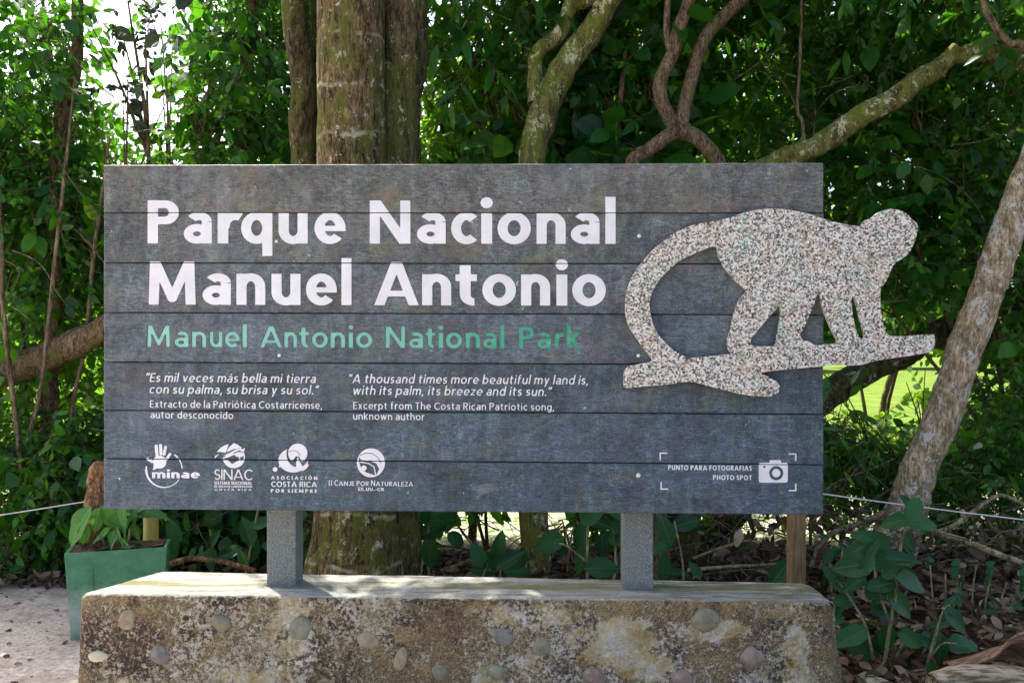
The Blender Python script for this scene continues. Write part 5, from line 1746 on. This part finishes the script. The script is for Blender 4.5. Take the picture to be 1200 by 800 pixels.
for i, (nm, lab, bx, Y, bl, n, lf, mt, kd) in enumerate(WALL):
    bl = [(b[0], b[1], 5.9 + (b[2] - 5.9) * .5) + tuple(q * (5.9 + (b[2] - 5.9) * .5) / b[2] for q in b[3:6]) + tuple(b[6:]) for b in bl]
    bx *= (5.9 + (Y - 5.9) * .5) / Y; Y = 5.9 + (Y - 5.9) * .5; n = int(n * (.80 if px_right(bl) < 620 else .60)); lf *= .90
    bl = [pxblob(*b) for b in bl]
    rg = random.Random(100 + i)
    trunk = []
    shrub = 'shrub' in nm or 'sapling' in nm
    top = max(bl, key=lambda b: b[2])
    b0 = Vector((bx, Y, gh(bx, Y) - .05))
    for q, b in enumerate(bl):
        tp = Vector(b[:3]) + Vector((0, 0, b[5] * .4))
        m1 = b0.lerp(tp, .35) + Vector((rg.uniform(-.12, .12), rg.uniform(-.1, .1), 0.0)); m1.x = b0.x + (m1.x - b0.x) * .5
        m2 = b0.lerp(tp, .72) + Vector((rg.uniform(-.15, .15), rg.uniform(-.1, .1), 0))
        r0 = (.014 if shrub else (.036 if q == 0 else .022))
        trunk.append(([b0, m1, m2, tp], [r0, r0 * .8, r0 * .5, r0 * .2]))
        for _ in range(3):
            dv = Vector((rg.uniform(-1, 1) * b[3], rg.uniform(-1, 1) * b[4], rg.uniform(-.8, .9) * b[5]))
            e = Vector(b[:3]) + dv * .9
            trunk.append(([m2, m2.lerp(e, .5) + Vector((0, 0, .06)), e], [r0 * .4, r0 * .25, .003]))
    hangs = .5 if kd == 'long' else .3
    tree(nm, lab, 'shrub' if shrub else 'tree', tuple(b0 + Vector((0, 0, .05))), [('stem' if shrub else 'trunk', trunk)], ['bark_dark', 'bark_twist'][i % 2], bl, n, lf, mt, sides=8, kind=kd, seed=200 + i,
         leaves=9 if kd != 'long' else 8, gapf=0 if kd == 'spray' else 1.0, length=.32 if lf < .1 else .40, hang=hangs)

# saplings: thin pale stems
SAP = [
    ('thin pale sapling stem at the left edge in front of the limb', [(-14, 60, 5.7), (-2, 200, 5.6), (2, 330, 5.6), (10, 420, 5.6), (22, 520, 5.6), (30, 650, 5.6)], 2.8),
    ('thin sapling stem crossing the left limb diagonally', [(88, 90, 5.8), (74, 220, 5.7), (62, 330, 5.7), (45, 470, 5.7), (18, 560, 5.7), (8, 670, 5.7)], 2.4),
    ('slender stem rising from the planting toward the forked tree', [(128, 160, 5.9), (110, 300, 5.9), (100, 400, 5.9), (85, 480, 5.9), (75, 600, 5.9), (72, 680, 5.9)], 2.6),
    ('thin vertical stem right of the twisted branches', [(733, 60, 5.9), (727, 120, 5.9), (725, 200, 5.9), (740, 640, 5.9)], 3.6),
    ('thin pale vine hanging above the sign right of the twist', [(940, -40, 5.6), (938, 60, 5.6), (935, 130, 5.6), (942, 165, 5.6), (950, 400, 5.8), (950, 660, 5.9)], 2.0),
    ('pale thin branch slanting down at the top right corner', [(1140, -30, 5.0), (1160, 20, 5.0), (1180, 50, 5.0), (1215, 75, 5.0), (1330, 300, 5.0), (1350, 735, 5.0)], 3.6),
]
for lab, l, r in SAP:
    pp = [P(*a) for a in l]
    b = pp[-1].copy(); b.z = gh(b.x, b.y)
    V, Fc = tube(pp + [b + Vector((0, 0, -.03))] if pp[-1].z > .1 else pp, [r / 1000 * 5.6 * (1 if i else .6) for i in range(len(pp) + (1 if pp[-1].z > .1 else 0))], 8, 6, .12)
    o = put_world('sapling', V, M['twig'], None, faces=Fc, smooth=True, loc=tuple(b))
    tag(o, lab, 'sapling')

# ---- far trees beyond the lawn
far_me = [crown_mesh('far_crown', [(0, 0, 7, 4.6, 4.0, 4.2), (-3, 0, 4.5, 3.0, 3.0, 3.0), (3, 0.5, 5, 3.2, 3.0, 3.2), (0.5, 0, 10, 3, 3, 2.4)], 3600, .40, 'oval', leaves=9, length=1.2, seed=60 + k, gapf=0, clump=.4) for k in range(3)]
tv, tf = tube([(0, 0, -.3), (.1, 0, 3), (-.1, 0, 6), (0, 0, 9)], [.38, .3, .2, .1], 9, 5, .1)
far_tr = np_mesh('far_trunk', tv, faces=tf, smooth=True)
far_tr.materials.append(M['bark_dark'])
FARX = [(-36, 46, 1.05), (-27, 52, .9), (-17, 58, .62), (-9, 50, .8), (-1, 47, .95), (7, 52, 1.0), (14, 46, .9), (22, 50, 1.05), (31, 47, 1.0), (40, 55, 1.1), (-44, 60, 1.2)]
flab = ['far tree seen past the left edge thicket', 'pale far tree low in the sky gap at the left', 'small hazy tree in the bright opening at the left', 'far tree behind the palm trunk', 'far tree beyond the sign centre', 'far tree behind the mossy forked trunk', 'far tree behind the twisted branches', 'far tree beyond the sunlit lawn', 'far tree behind the leaning pale trunk', 'far tree past the right edge', 'farthest tree outside the left edge']
for k, (x, y, s) in enumerate(FARX):
    r_ = thing('far_tree', flab[k], 'tree', (x, y, 0), 'trees beyond the lawn')
    s *= .62 if x > -12 else .8
    r_.scale = (s, s, s); r_.rotation_euler = (0, 0, k * 1.3)
    o = put('trunk', far_tr, [], r_)
    o = put('crown', far_me[k % 3], [M['leaf_far'], M['twig']], r_); o['kind'] = 'stuff'

# ------------------------------------------------------------------ planter and its plants
pA, pB, pC = Vector((-2.32, 4.42, .452)), Vector((-2.185, 4.46, .452)), Vector((-1.845, 4.565, .452))
pdir = (pC - pA).normalized(); pn = Vector((-pdir.y, pdir.x, 0)).normalized()       # away from the camera
if pn.y < 0: pn = -pn
planter = thing('planter_box', 'green painted planter box left of the plinth', 'planter', tuple((pA + pC) / 2 + pn * .10 - Z * .452))


def planter_shell():
    W_, D_ = (pC - pA).length, .20
    def ring(z, ins, tap):
        c = [pA, pC, pC + pn * D_, pA + pn * D_]
        cen = sum(c, Vector()) / 4
        out = []
        for p in c:
            q = cen + (p - cen) * (1 - tap)
            q = q + (cen - q).normalized() * ins
            q.z = z
            out.append(q)
        return out
    V = ring(-.01, 0, .11) + ring(.06, 0, .10) + ring(.452, 0, 0) + ring(.452, .02, 0) + ring(.35, .02, .02)
    Fc = []
    for k in range(4):
        for i in range(4):
            j = (i + 1) % 4
            Fc.append((k * 4 + i, k * 4 + j, (k + 1) * 4 + j, (k + 1) * 4 + i))
    bev(put_world('box', V, M['planter'], planter, faces=Fc), .003)
    sv = ring(.440, .022, .005)
    gx = 10
    V2 = []
    for j in range(gx + 1):
        for i in range(gx + 1):
            a = sv[0].lerp(sv[1], i / gx); b = sv[3].lerp(sv[2], i / gx)
            p = a.lerp(b, j / gx); p.z += .03 * noise.noise(p * 14) + .014
            V2.append(p)
    q = [(j * (gx + 1) + i, j * (gx + 1) + i + 1, (j + 1) * (gx + 1) + i + 1, (j + 1) * (gx + 1) + i) for j in range(gx) for i in range(gx)]
    put_world('soil', V2, M['soil'], planter, faces=q, smooth=True)
    # folded seam on the front
    s0 = pA.lerp(pC, .27)
    V, Fc = box_pts(Vector((0, 0, .232)) + Vector((s0.x, s0.y, 0)) - pn * .001 + pn * .009, pdir, pn, Z, .003, .008, .218)
    put_world('seam', V, M['planter'], planter, faces=Fc)


planter_shell()

# rotten trunk piece standing in the planter
r0 = P(112, 640, 4.68)
tree_r = thing('rotten_stump', 'reddish rotten trunk piece standing in the green planter', 'stump', (r0.x, r0.y, .38))
V, Fc = join([tube([P(107, 662, 4.68), P(110, 630, 4.68), P(114, 600, 4.68), P(115, 575, 4.68), P(116, 552, 4.68), P(117, 541, 4.68)], rr(4.68, 15, 12, 10.5, 11, 10.5, 6), 18, 8, .28, 18),
              tube([P(110, 638, 4.66), P(98, 630, 4.6), P(93, 624, 4.58)], rr(4.6, 8, 6, 4), 10, 5, .25, 18)])
put_world('trunk', V, M['rotten'], tree_r, faces=Fc, smooth=True)
b0 = P(177, 640, 4.95)
V, Fc = tube([Vector((b0.x, b0.y, -.05)), Vector((b0.x, b0.y, .4)), P(177, 590, 4.95), P(178, 560, 4.95)], rr(4.95, 8.6, 8.6, 8.6, 8.6), 16, 4, .01)
tag(put_world('bamboo_post', V, M['bamboo'], None, faces=Fc, smooth=True, loc=(b0.x, b0.y, 0)), 'yellow bamboo post behind the planter, its top hidden by the sign', 'post')
pw = P(933, 600, 4.35)
V, Fc = box_pts(Vector((pw.x, pw.y, .42)), Vector((1, .12, 0)).normalized(), Vector((-.12, 1, 0)).normalized(), Z, .039, .03, .47)
tag(bev(put_world('timber_post', V, M['wood_post'], None, faces=Fc, loc=(pw.x, pw.y, 0)), .004), 'brown sawn timber post under the right end of the sign', 'post')


def rope(p0, p1, sag, lab, r=.0033):
    n = 14
    pp = [p0.lerp(p1, i / n) - Z * sag * 4 * (i / n) * (1 - i / n) for i in range(n + 1)]
    V, Fc = tube(pp, [r] * (n + 1), 7, 3, .05, 60)
    tag(put_world('rope', V, M['rope'], None, faces=Fc, smooth=True, loc=tuple(p0)), lab, 'rope', 'white ropes either side of the sign')


rope(Vector((pw.x, pw.y - .035, EYE - .173 * 4.35)), P(1420, 632, 3.9), .012, 'white rope running from behind the sign to the right edge')
rope(P(177, 574, 4.93), P(-160, 625, 4.9), .012, 'white rope from the bamboo post to the left edge')


# ------------------------------------------------------------------ plants whose leaves can be picked apart
def big_leaf_mesh(name, wr, curl, fold, seed, teeth=0):
    nl, nw = 8, 4
    V, Q = [], []
    rg = random.Random(seed)
    for j in range(nl + 1):
        t = j / nl
        wv = wr / 2 * (math.sin(math.pi * t ** .80)) ** .72 if 0 < t < 1 else .004
        for i in range(nw + 1):
            s = (i / nw - .5) * 2
            x = wv * s
            z = fold * abs(x) - curl * t * t + .02 * math.sin(t * 9 + seed) * abs(s) + (.02 * rg.uniform(-1, 1) * abs(s))
            V.append((x, t, z))
    for j in range(nl):
        for i in range(nw):
            a = j * (nw + 1) + i
            Q.append((a, a + 1, a + nw + 2, a + nw + 1))
    return np_mesh(name, np.array(V), quads=Q, smooth=True)


BL_ = [big_leaf_mesh('leaf', .50, .18, .35, 1), big_leaf_mesh('leaf', .58, .28, .25, 2), big_leaf_mesh('leaf', .46, .10, .45, 3), big_leaf_mesh('leaf', .62, .22, .30, 4)]
PLN = [big_leaf_mesh('leaf', .50, .30, .25, 5), big_leaf_mesh('leaf', .42, .20, .35, 6)]
NARROW = [big_leaf_mesh('leaf', .20, .25, .4, 7)]
for m_ in BL_: m_.materials.append(M['big_leaf'])
for m_ in PLN + NARROW: m_.materials.append(M['planter_leaf'])


def leafy(name, lab, cat, base, stems, leaves, Y, meshes, seed=0, stem_mat='twig_pale', face=.95):
    """leaves: (px,py,length px,tip angle deg[,dY]) centre of the blade; each blade is its own part"""
    rg = random.Random(seed)
    root = thing(name, lab, cat, base)
    off = Vector(base)
    for l, r in stems:
        pp = [P(a[0], a[1], Y + (a[2] if len(a) > 2 else 0)) for a in l]
        V, Fc = tube(pp, [r / 1000 * Y * (1 - .5 * i / len(pp)) for i in range(len(pp))], 7, 5, .08, 30)
        put_world('stem', V, M[stem_mat], root, faces=Fc, smooth=True)
    for lf in leaves:
        px, py, ln, ang = lf[:4]
        yy = Y + (lf[4] if len(lf) > 4 else rg.uniform(-.12, .10))
        L = ln / 1000 * yy * 1.3
        a = math.radians(ang)
        d = Vector((math.cos(a), rg.uniform(-.35, .25), math.sin(a))).normalized()
        nrm = Vector((rg.uniform(-.35, .35), -face + rg.uniform(-.25, .25), .75 + rg.uniform(-.25, .25)))
        s = d.cross(nrm).normalized(); nn = s.cross(d).normalized()
        R = Matrix((s, d, nn)).transposed().to_4x4()
        c = P(px, py, yy)
        o = bpy.data.objects.new('leaf', rg.choice(meshes))
        C.objects.link(o); o.parent = root
        o.matrix_basis = Matrix.Translation(c - d * L * .5 - off) @ R @ Matrix.Diagonal((L, L, L, 1))
    return root


z5 = lambda x, y: (960 + x / 3.479, 570 + y / 3.479)
LV = [(388, 92, 95, 55), (420, 148, 100, 5), (310, 140, 90, 190), (365, 220, 75, -60), (245, 215, 90, 150), (185, 205, 80, 160), (145, 260, 105, 210), (140, 320, 130, 190), (45, 355, 62, 120), (280, 290, 115, 10), (340, 295, 100, 0), (190, 330, 90, 240), (145, 390, 90, 200), (105, 463, 78, 180), (250, 400, 105, 185), (385, 388, 130, -12), (340, 480, 120, -35), (270, 515, 95, -20), (225, 440, 70, 160), (60, 545, 70, 200), (130, 610, 130, 195), (190, 675, 110, -15), (275, 620, 105, -95), (375, 620, 95, -25), (345, 720, 95, -95), (420, 625, 75, -10), (245, 630, 90, -110), (300, 345, 80, 30), (215, 250, 80, 60), (95, 415, 70, 150)]
LV2 = [(535, 475, 64, 50), (560, 545, 95, -40), (490, 560, 80, 200), (590, 640, 115, 8), (495, 660, 100, -95), (460, 750, 66, -60), (530, 780, 75, -20), (540, 510, 50, -20), (470, 620, 70, 230)]
leafy('broadleaf_bush', 'glossy dark broad-leaved bush standing at the right end of the plinth', 'plant', G(1.62, 3.95),
      [([(*z5(250, 860),), (*z5(290, 560),), (*z5(312, 420),), (*z5(325, 280),), (*z5(360, 130),)], 2.4), ([(*z5(240, 870),), (*z5(200, 600),), (*z5(110, 430),), (*z5(60, 370),)], 1.8), ([(*z5(290, 560),), (*z5(240, 420),), (*z5(215, 250),)], 1.8), ([(*z5(255, 850),), (*z5(340, 640),), (*z5(420, 560),)], 1.8)],
      [(*z5(a, b), c / 3.479, d) for a, b, c, d in LV] + [(*z5(a + (i_ * 29) % 61 - 30, b + (i_ * 43) % 71 - 30), c / 3.479 * .62, (d + 70 + i_ * 40) % 360, .12) for i_, (a, b, c, d) in enumerate(LV)], 3.95, BL_, 1)
leafy('seedling_patch', 'dense low patch of small green leaves behind the broad-leaved bush', 'plant', G(2.15, 4.7),
      [([(1095 + 14 * q, 735), (1092 + 16 * q, 690 + 8 * (q % 3)), (1090 + 18 * q, 662 + 10 * (q % 3))], 1.3) for q in range(6)],
      [(1090 + (q * 37) % 112, 655 + (q * 23) % 62, 10 + (q * 7) % 7, (q * 67) % 360) for q in range(26)], 4.7, BL_, 21)
leafy('seedling_patch', 'low leafy seedlings between the plinth corner and the leaning trunk foot', 'plant', G(1.9, 4.9),
      [([(975 + 12 * q, 700), (972 + 14 * q, 660), (975 + 13 * q, 632 + 9 * (q % 2))], 1.3) for q in range(5)],
      [(966 + (q * 31) % 84, 628 + (q * 19) % 62, 10 + (q * 5) % 7, (q * 71) % 360) for q in range(24)], 4.9, BL_, 22)
leafy('young_plant', 'small pale-stemmed plant with rounded leaves right of the broad-leaved bush', 'plant', G(1.93, 3.85),
      [([(*z5(420, 800),), (*z5(460, 660),), (*z5(500, 520),), (*z5(530, 480),)], 2.2), ([(*z5(450, 700),), (*z5(500, 640),), (*z5(560, 640),)], 1.5)],
      [(*z5(a, b), c / 3.479, d) for a, b, c, d in LV2], 3.85, BL_, 2)
leafy('planter_plant', 'bright green plant with drooping leaves growing in the planter', 'plant', (pA.x + .2, pA.y + .2, .40),
      [([(140, 648), (135, 620), (128, 603)], 1.6), ([(150, 648), (152, 622), (160, 604)], 1.6), ([(125, 648), (118, 625), (104, 606)], 1.4)],
      [(90, 616, 40, 235, -.12), (112, 610, 26, 250, -.1), (128, 606, 26, -60, -.08), (143, 605, 24, -95, -.1), (158, 603, 24, -110, -.05), (170, 600, 28, 0, 0), (184, 602, 22, -15, 0), (135, 598, 34, 170, 0), (150, 598, 30, 20, 0), (120, 626, 18, 220, -.1), (131, 631, 16, -100, -.1), (112, 632, 14, 200, -.1), (104, 604, 24, 160, 0), (120, 600, 28, 30, .05), (138, 612, 22, -30, -.06), (150, 612, 20, -130, -.06), (98, 626, 22, -100, -.1), (158, 622, 18, -80, -.05), (146, 626, 16, 250, -.1)], 4.62, PLN, 3, face=.7)
leafy('small_planter_weed', 'tiny weed with yellowish narrow leaves in front in the planter', 'plant', (pA.x + .28, pA.y + .17, .40),
      [([(138, 646), (139, 634)], 1.0)], [(139, 628, 18, -75, -.1), (133, 634, 16, -120, -.1), (145, 634, 16, -40, -.1), (150, 640, 14, 10, -.05)], 4.58, NARROW, 4, face=.7)
leafy('ground_plant', 'wide-leaved creeper between the palm trunk and the sandy clearing', 'plant', G(-.45, 5.15),
      [([(505, 690), (500, 640), (505, 605), (512, 570)], 1.8), ([(490, 690), (495, 650), (487, 610), (480, 570)], 1.8), ([(478, 640), (500, 642), (530, 643)], 1.5)],
      [(483, 610, 28, 120), (480, 637, 32, -90), (506, 620, 30, 200), (512, 608, 30, 10), (503, 650, 30, -95), (535, 632, 22, -40), (497, 600, 26, 60), (522, 598, 26, 20)], 5.15, BL_, 5)
leafy('ground_plant', 'large leaved plant right under the sign just left of the right post', 'plant', G(.5, 5.0),
      [([(690, 700), (688, 650), (690, 600), (690, 570)], 2.0), ([(715, 700), (722, 660), (718, 610), (716, 580)], 2.0), ([(690, 660), (665, 640), (650, 636)], 1.5)],
      [(643, 636, 32, 200), (657, 640, 22, -60), (680, 630, 30, -100), (683, 655, 32, -115), (700, 612, 26, 160), (722, 608, 26, -80), (716, 630, 34, 190), (706, 640, 22, -90), (706, 664, 34, 5), (728, 660, 26, 15), (694, 602, 28, 40), (730, 628, 28, 20), (720, 596, 28, 140)], 5.0, BL_, 6)
leafy('ground_plant', 'low broad leaves showing between the planter and the left post', 'plant', G(-1.85, 5.2),
      [([(285, 690), (292, 650), (300, 610), (304, 580)], 1.8), ([(245, 690), (250, 650), (246, 620)], 1.5)],
      [(252, 630, 18, 60), (235, 652, 16, 180), (247, 655, 22, -95), (268, 648, 26, 200), (290, 622, 28, 110), (297, 636, 24, -90), (297, 648, 20, -120), (285, 655, 18, -60), (308, 612, 24, 20), (203, 622, 26, 110), (200, 645, 24, -80), (318, 640, 20, 0)], 5.2, BL_, 7)
leafy('ground_plant', 'blue-green leaves low behind the plinth right of the right post', 'plant', G(1.0, 4.9),
      [([(800, 700), (800, 660), (790, 610)], 1.6)],
      [(780, 620, 28, 110), (805, 612, 26, 20), (778, 666, 26, -90), (795, 672, 22, 0), (815, 668, 18, 120), (776, 640, 22, 200), (900, 672, 0.1, 60)][:6], 4.9, BL_, 8)
leafy('ground_plant', 'single big blue-green leaf beside the timber post', 'plant', G(1.47, 4.6),
      [([(918, 700), (916, 680)], 1.5)], [(916, 669, 34, 55, 0), (925, 682, 24, 150, .02)], 4.6, BL_, 9)
leafy('ground_plant', 'low fern-like weed in the middle of the clearing below the sign', 'plant', G(-.1, 5.1),
      [([(585, 690), (588, 655)], 1.2), ([(560, 690), (572, 660)], 1.2)],
      [(585, 640, 30, 80), (572, 655, 28, 140), (598, 655, 30, 30), (606, 668, 26, 5), (566, 668, 26, 175), (588, 660, 22, -70), (560, 650, 24, 110), (612, 655, 20, 60)], 5.1, BL_, 10)

# palm seedling fan of dry fronds at the clearing
rg = random.Random(9)
root = thing('dry_frond_clump', 'clump of brown dry palm fronds fanned out behind the plinth', 'dead fronds', G(.3, 5.6))
for k in range(16):
    a = math.radians(rg.uniform(-20, 75))
    L = rg.uniform(.35, .55)
    b = P(668 + rg.uniform(-10, 10), 612 + rg.uniform(-5, 10), 5.6)
    e = b + Vector((-math.sin(a) * L * .9, rg.uniform(-.15, .1), -math.cos(a) * L * .85))
    e.z = max(e.z, .03)
    V, Fc = tube([b, b.lerp(e, .5) + Z * .04, e], [.004, .007, .002], 4, 3, 0)
    put_world('frond', V, M['husk'] if k % 3 else M['twig_pale'], root, faces=Fc)

# ------------------------------------------------------------------ litter, twigs, fallen wood
def litter(name, lab, n, region, leafL, seed, zup=.03, side=1.0):
    rg = np.random.default_rng(seed)
    V, Q, R_ = [], [], []
    for i in range(n):
        x, y = region(rg)
        L = leafL * rg.uniform(.5, 1.4)
        v = leaf_arr(L, L * rg.uniform(.35, .6), rg.uniform(-.35, .5), rg.uniform(-.2, .9)) - np.array([0, L / 2, 0])
        m_ = rotm(2, rg.uniform(0, 6.3)) @ rotm(0, rg.normal(0, .45 * side)) @ rotm(1, rg.normal(0, .5 * side))
        v = v @ m_.T + np.array([x, y, gh(x, y) + rg.uniform(.004, zup)])
        o = len(V); V += v.tolist(); Q += [tuple(o + k for k in q_) for q_ in LQ]; R_ += [rg.uniform()] * 9
    return tag(put(name, np_mesh(name, np.array(V), quads=np.array(Q), rnd=R_), M['dead_leaf']), lab, 'leaf litter', None, 'stuff')


litter('dead_leaves', 'brown fallen leaves covering the ground under the trees', 8000, lambda r: (lambda x: (x, r.uniform(5.3, 6.6 if x < -.9 else 6.05)))(r.uniform(-5.2, 5.2)), .085, 1, .07)
litter('dead_leaves', 'heap of dry leaves on the ground right of the plinth', 3600, lambda r: (r.uniform(1.35, 3.9), r.uniform(3.6, 5.9)), .075, 2, .09)
litter('dead_leaves', 'few dry leaves and twigs scattered on the pale sand at the left', 240, lambda r: (r.uniform(-4.2, -1.8), 5.7 - 2.8 * r.uniform() ** 1.6), .04, 3, .008, .35)


def twig_mass(name, lab, n, region, seed, Lr=(.3, .9), r=(.0025, .006)):
    rg = random.Random(seed)
    parts = []
    for i in range(n):
        p = region(rg)
        a = rg.uniform(0, 6.28)
        L = rg.uniform(*Lr)
        d = Vector((math.cos(a), math.sin(a) * .6, rg.gauss(.15, .35))).normalized()
        q = [p]
        for s in range(4):
            d = (d + Vector((rg.gauss(0, .25), rg.gauss(0, .2), rg.gauss(0, .22)))).normalized()
            nx_ = q[-1] + d * L / 4
            nx_.z = max(nx_.z, gh(nx_.x, nx_.y) + .01)
            q.append(nx_)
        r0_ = rg.uniform(*r)
        parts.append(tube(q, [r0_, r0_ * .9, r0_ * .8, r0_ * .6, r0_ * .3], 5, 3, .05))
    V, Fc = join(parts)
    return tag(put_world(name, V, M['twig'], None, faces=Fc, smooth=True), lab, 'twigs', None, 'stuff')


twig_mass('dry_twigs', 'tangle of thin dry twigs behind the plinth and timber post', 170, lambda r: Vector((r.uniform(.9, 2.2), r.uniform(5.2, 6.4), r.uniform(.05, .55))), 1)
twig_mass('dry_twigs', 'tangle of thin dry twigs at the foot of the leaning tree', 220, lambda r: Vector((r.uniform(2.0, 4.2), r.uniform(4.9, 6.3), r.uniform(.05, .55))), 2)
twig_mass('dry_twigs', 'thin bare stems in the undergrowth behind the left post', 70, lambda r: Vector((r.uniform(-2.4, -1.2), r.uniform(5.6, 6.3), r.uniform(.1, .5))), 3)
twig_mass('dry_twigs', 'sparse twigs in the clearing under the sign centre', 60, lambda r: Vector((r.uniform(-.5, .9), r.uniform(5.5, 6.6), r.uniform(.03, .35))), 4)
twig_mass('bare_vines', 'fine bare vines hanging through the foliage above the sign right', 60, lambda r: Vector((r.uniform(1.2, 4.0), r.uniform(5.6, 6.3), r.uniform(1.6, 3.6))), 5, (.4, 1.1), (.003, .006))
twig_mass('bare_vines', 'fine bare vines among the leaves at the left edge', 50, lambda r: Vector((r.uniform(-4.0, -2.6), r.uniform(5.6, 6.3), r.uniform(.4, 3.4))), 6, (.4, 1.1), (.003, .006))
litter('hanging_dead_leaves', 'curled brown leaves caught in the twigs right of the sign', 420, lambda r: (r.uniform(1.2, 4.0), r.uniform(5.1, 6.2)), .09, 8, .42, 2.5)

BR_ = [
    ('long pale branch lying in an arc at the foot of the leaning tree', [(1060, 602, 5.0), (1095, 622, 4.95), (1130, 634, 4.9), (1165, 648, 4.85), (1205, 664, 4.8), (1260, 700, 4.75)], 4.6, 'twig_pale'),
    ('thin branch curving up to cross the white rope', [(1085, 625, 5.0), (1115, 618, 5.0), (1140, 600, 5.0), (1168, 581, 5.0), (1190, 586, 5.0), (1230, 610, 5.0)], 2.8, 'twig_pale'),
    ('fallen branch resting on the litter behind the broad-leaved bush', [(975, 736, 4.55), (1010, 730, 4.55), (1075, 735, 4.5), (1115, 742, 4.5), (1150, 740, 4.5), (1215, 729, 4.5)], 5.4, 'bark_moss'),
    ('short fallen branch above the longer one at the right edge', [(1110, 722, 4.75), (1140, 718, 4.75), (1170, 712, 4.75), (1215, 716, 4.75)], 4.6, 'bark_moss'),
    ('thin grey branch lying across the leaf heap', [(1080, 668, 5.0), (1110, 682, 4.95), (1150, 690, 4.9), (1205, 702, 4.9)], 3.6, 'twig'),
    ('pale stick lying level behind the plinth near the timber post', [(805, 668, 5.25), (850, 664, 5.25), (885, 662, 5.25), (915, 660, 5.25)], 2.6, 'twig_pale'),
    ('thin stick slanting up behind the right post', [(812, 654, 5.3), (850, 640, 5.3), (880, 632, 5.3)], 2.0, 'twig_pale'),
    ('dark root running from the leaning tree toward the post', [(1035, 600, 5.3), (1010, 612, 5.2), (980, 622, 5.1), (960, 640, 5.0), (950, 665, 4.95)], 3.6, 'twig'),
    ('thin pale stick crossing the clearing below the sign', [(515, 668, 5.3), (560, 652, 5.3), (590, 634, 5.3)], 2.0, 'twig_pale'),
    ('brown dry root on the soil between planter and left post', [(197, 662, 5.1), (225, 654, 5.1), (262, 658, 5.1), (300, 668, 5.1)], 3.6, 'rotten'),
    ('twig leaning in front of the sandy clearing', [(545, 628, 5.2), (562, 648, 5.2), (578, 672, 5.2)], 1.6, 'twig_pale'),
]
for lab, l, r, mt in BR_:
    pp = [P(*a) for a in l]
    V, Fc = tube(pp, [r / 1000 * a[2] * (1 - .35 * i / len(l)) for i, a in enumerate(l)], 9, 6, .14, 20)
    tag(put_world('fallen_branch', V, M[mt], None, faces=Fc, smooth=True, loc=tuple(pp[0])), lab, 'branch', 'fallen branches and sticks')

# bleached log and curled sheath bottom right, rocks at the bottom edge
V, Fc = tube([P(1092, 798, 3.55), P(1130, 791, 3.6), P(1180, 796, 3.6), P(1260, 806, 3.6)], [.035, .05, .06, .06], 16, 6, .14, 12)
tag(put_world('fallen_log', V, M['log'], None, faces=Fc, smooth=True, loc=tuple(P(1130, 795, 3.8))), 'pale bleached log lying in the bottom right corner', 'log')
V = []
nu, nv = 22, 12
for j in range(nv + 1):
    for i in range(nu + 1):
        u, v_ = i / nu, j / nv
        px = 1118 + u * 130
        top = 775 - 40 * math.sin(min(1, u * 1.6) * math.pi / 2) ** .8 + 6 * math.sin(u * 9)
        p = P(px, top + v_ * 52 * (0.25 + .75 * min(1, u * 2)), 3.72)
        p.y += .10 * math.cos(v_ * math.pi * 1.1) * -1 + .02 * noise.noise(p * 9)
        p.z += .012 * math.sin(v_ * 22) * .5
        V.append(p)
Q = [(j * (nu + 1) + i, j * (nu + 1) + i + 1, (j + 1) * (nu + 1) + i + 1, (j + 1) * (nu + 1) + i) for j in range(nv) for i in range(nu)]
o = put_world('palm_sheath', V, M['husk'], None, faces=Q, smooth=True, loc=tuple(P(1180, 770, 3.72)))
s_ = o.modifiers.new('thick', 'SOLIDIFY'); s_.thickness = .006
tag(o, 'curled reddish brown dry palm sheath above the pale log', 'dead leaf')


def rock(px, py, Y, r, lab, sq=.6):
    c = P(px, py, Y)
    V, Q = [], []
    n, m_ = 28, 18
    for q in range(m_):
        ph = math.pi * (q + .5) / m_ - math.pi / 2
        for k in range(n):
            th = 2 * math.pi * k / n
            d = Vector((math.cos(ph) * math.cos(th), math.cos(ph) * math.sin(th), math.sin(ph) * sq))
            s = 1 + .28 * noise.noise(d * 1.7 + c) + .1 * noise.noise(d * 6 + c)
            V.append(c + Vector((d.x * r, d.y * r * .7, d.z * r)) * s)
    for q in range(m_ - 1):
        for k in range(n):
            Q.append((q * n + k, q * n + (k + 1) % n, (q + 1) * n + (k + 1) % n, (q + 1) * n + k))
    Q.append(tuple(range(n))[::-1]); Q.append(tuple((m_ - 1) * n + k for k in range(n)))
    tag(put_world('rock', V, M['rock'], None, faces=Q, smooth=True, loc=tuple(c)), lab, 'rock')


rock(1020, 822, 3.75, .17, 'mossy grey rock at the bottom edge right of the plinth')
rock(985, 800, 3.8, .055, 'small pale stone beside the plinth corner')
rock(1185, 722 - 10, 4.9, .05, 'small pale stone on the leaf heap near the right edge')

# pebble-dash of small stones on the sand
rg = random.Random(12)
V, Fc = [], []
for i in range(240):
    x, y = rg.uniform(-4.2, -1.7), rg.uniform(2.9, 5.6)
    r = rg.uniform(.003, .011); z = gh(x, y)
    o_ = len(V)
    V += [Vector((x + r, y, z)), Vector((x, y + r, z)), Vector((x - r, y, z)), Vector((x, y - r, z)), Vector((x, y, z + r * .8))]
    Fc += [(o_, o_ + 1, o_ + 4), (o_ + 1, o_ + 2, o_ + 4), (o_ + 2, o_ + 3, o_ + 4), (o_ + 3, o_, o_ + 4)]
tag(put_world('grit', V, M['log'], None, faces=Fc, smooth=True), 'small grit scattered on the pale sand left of the planter', 'gravel', None, 'stuff')
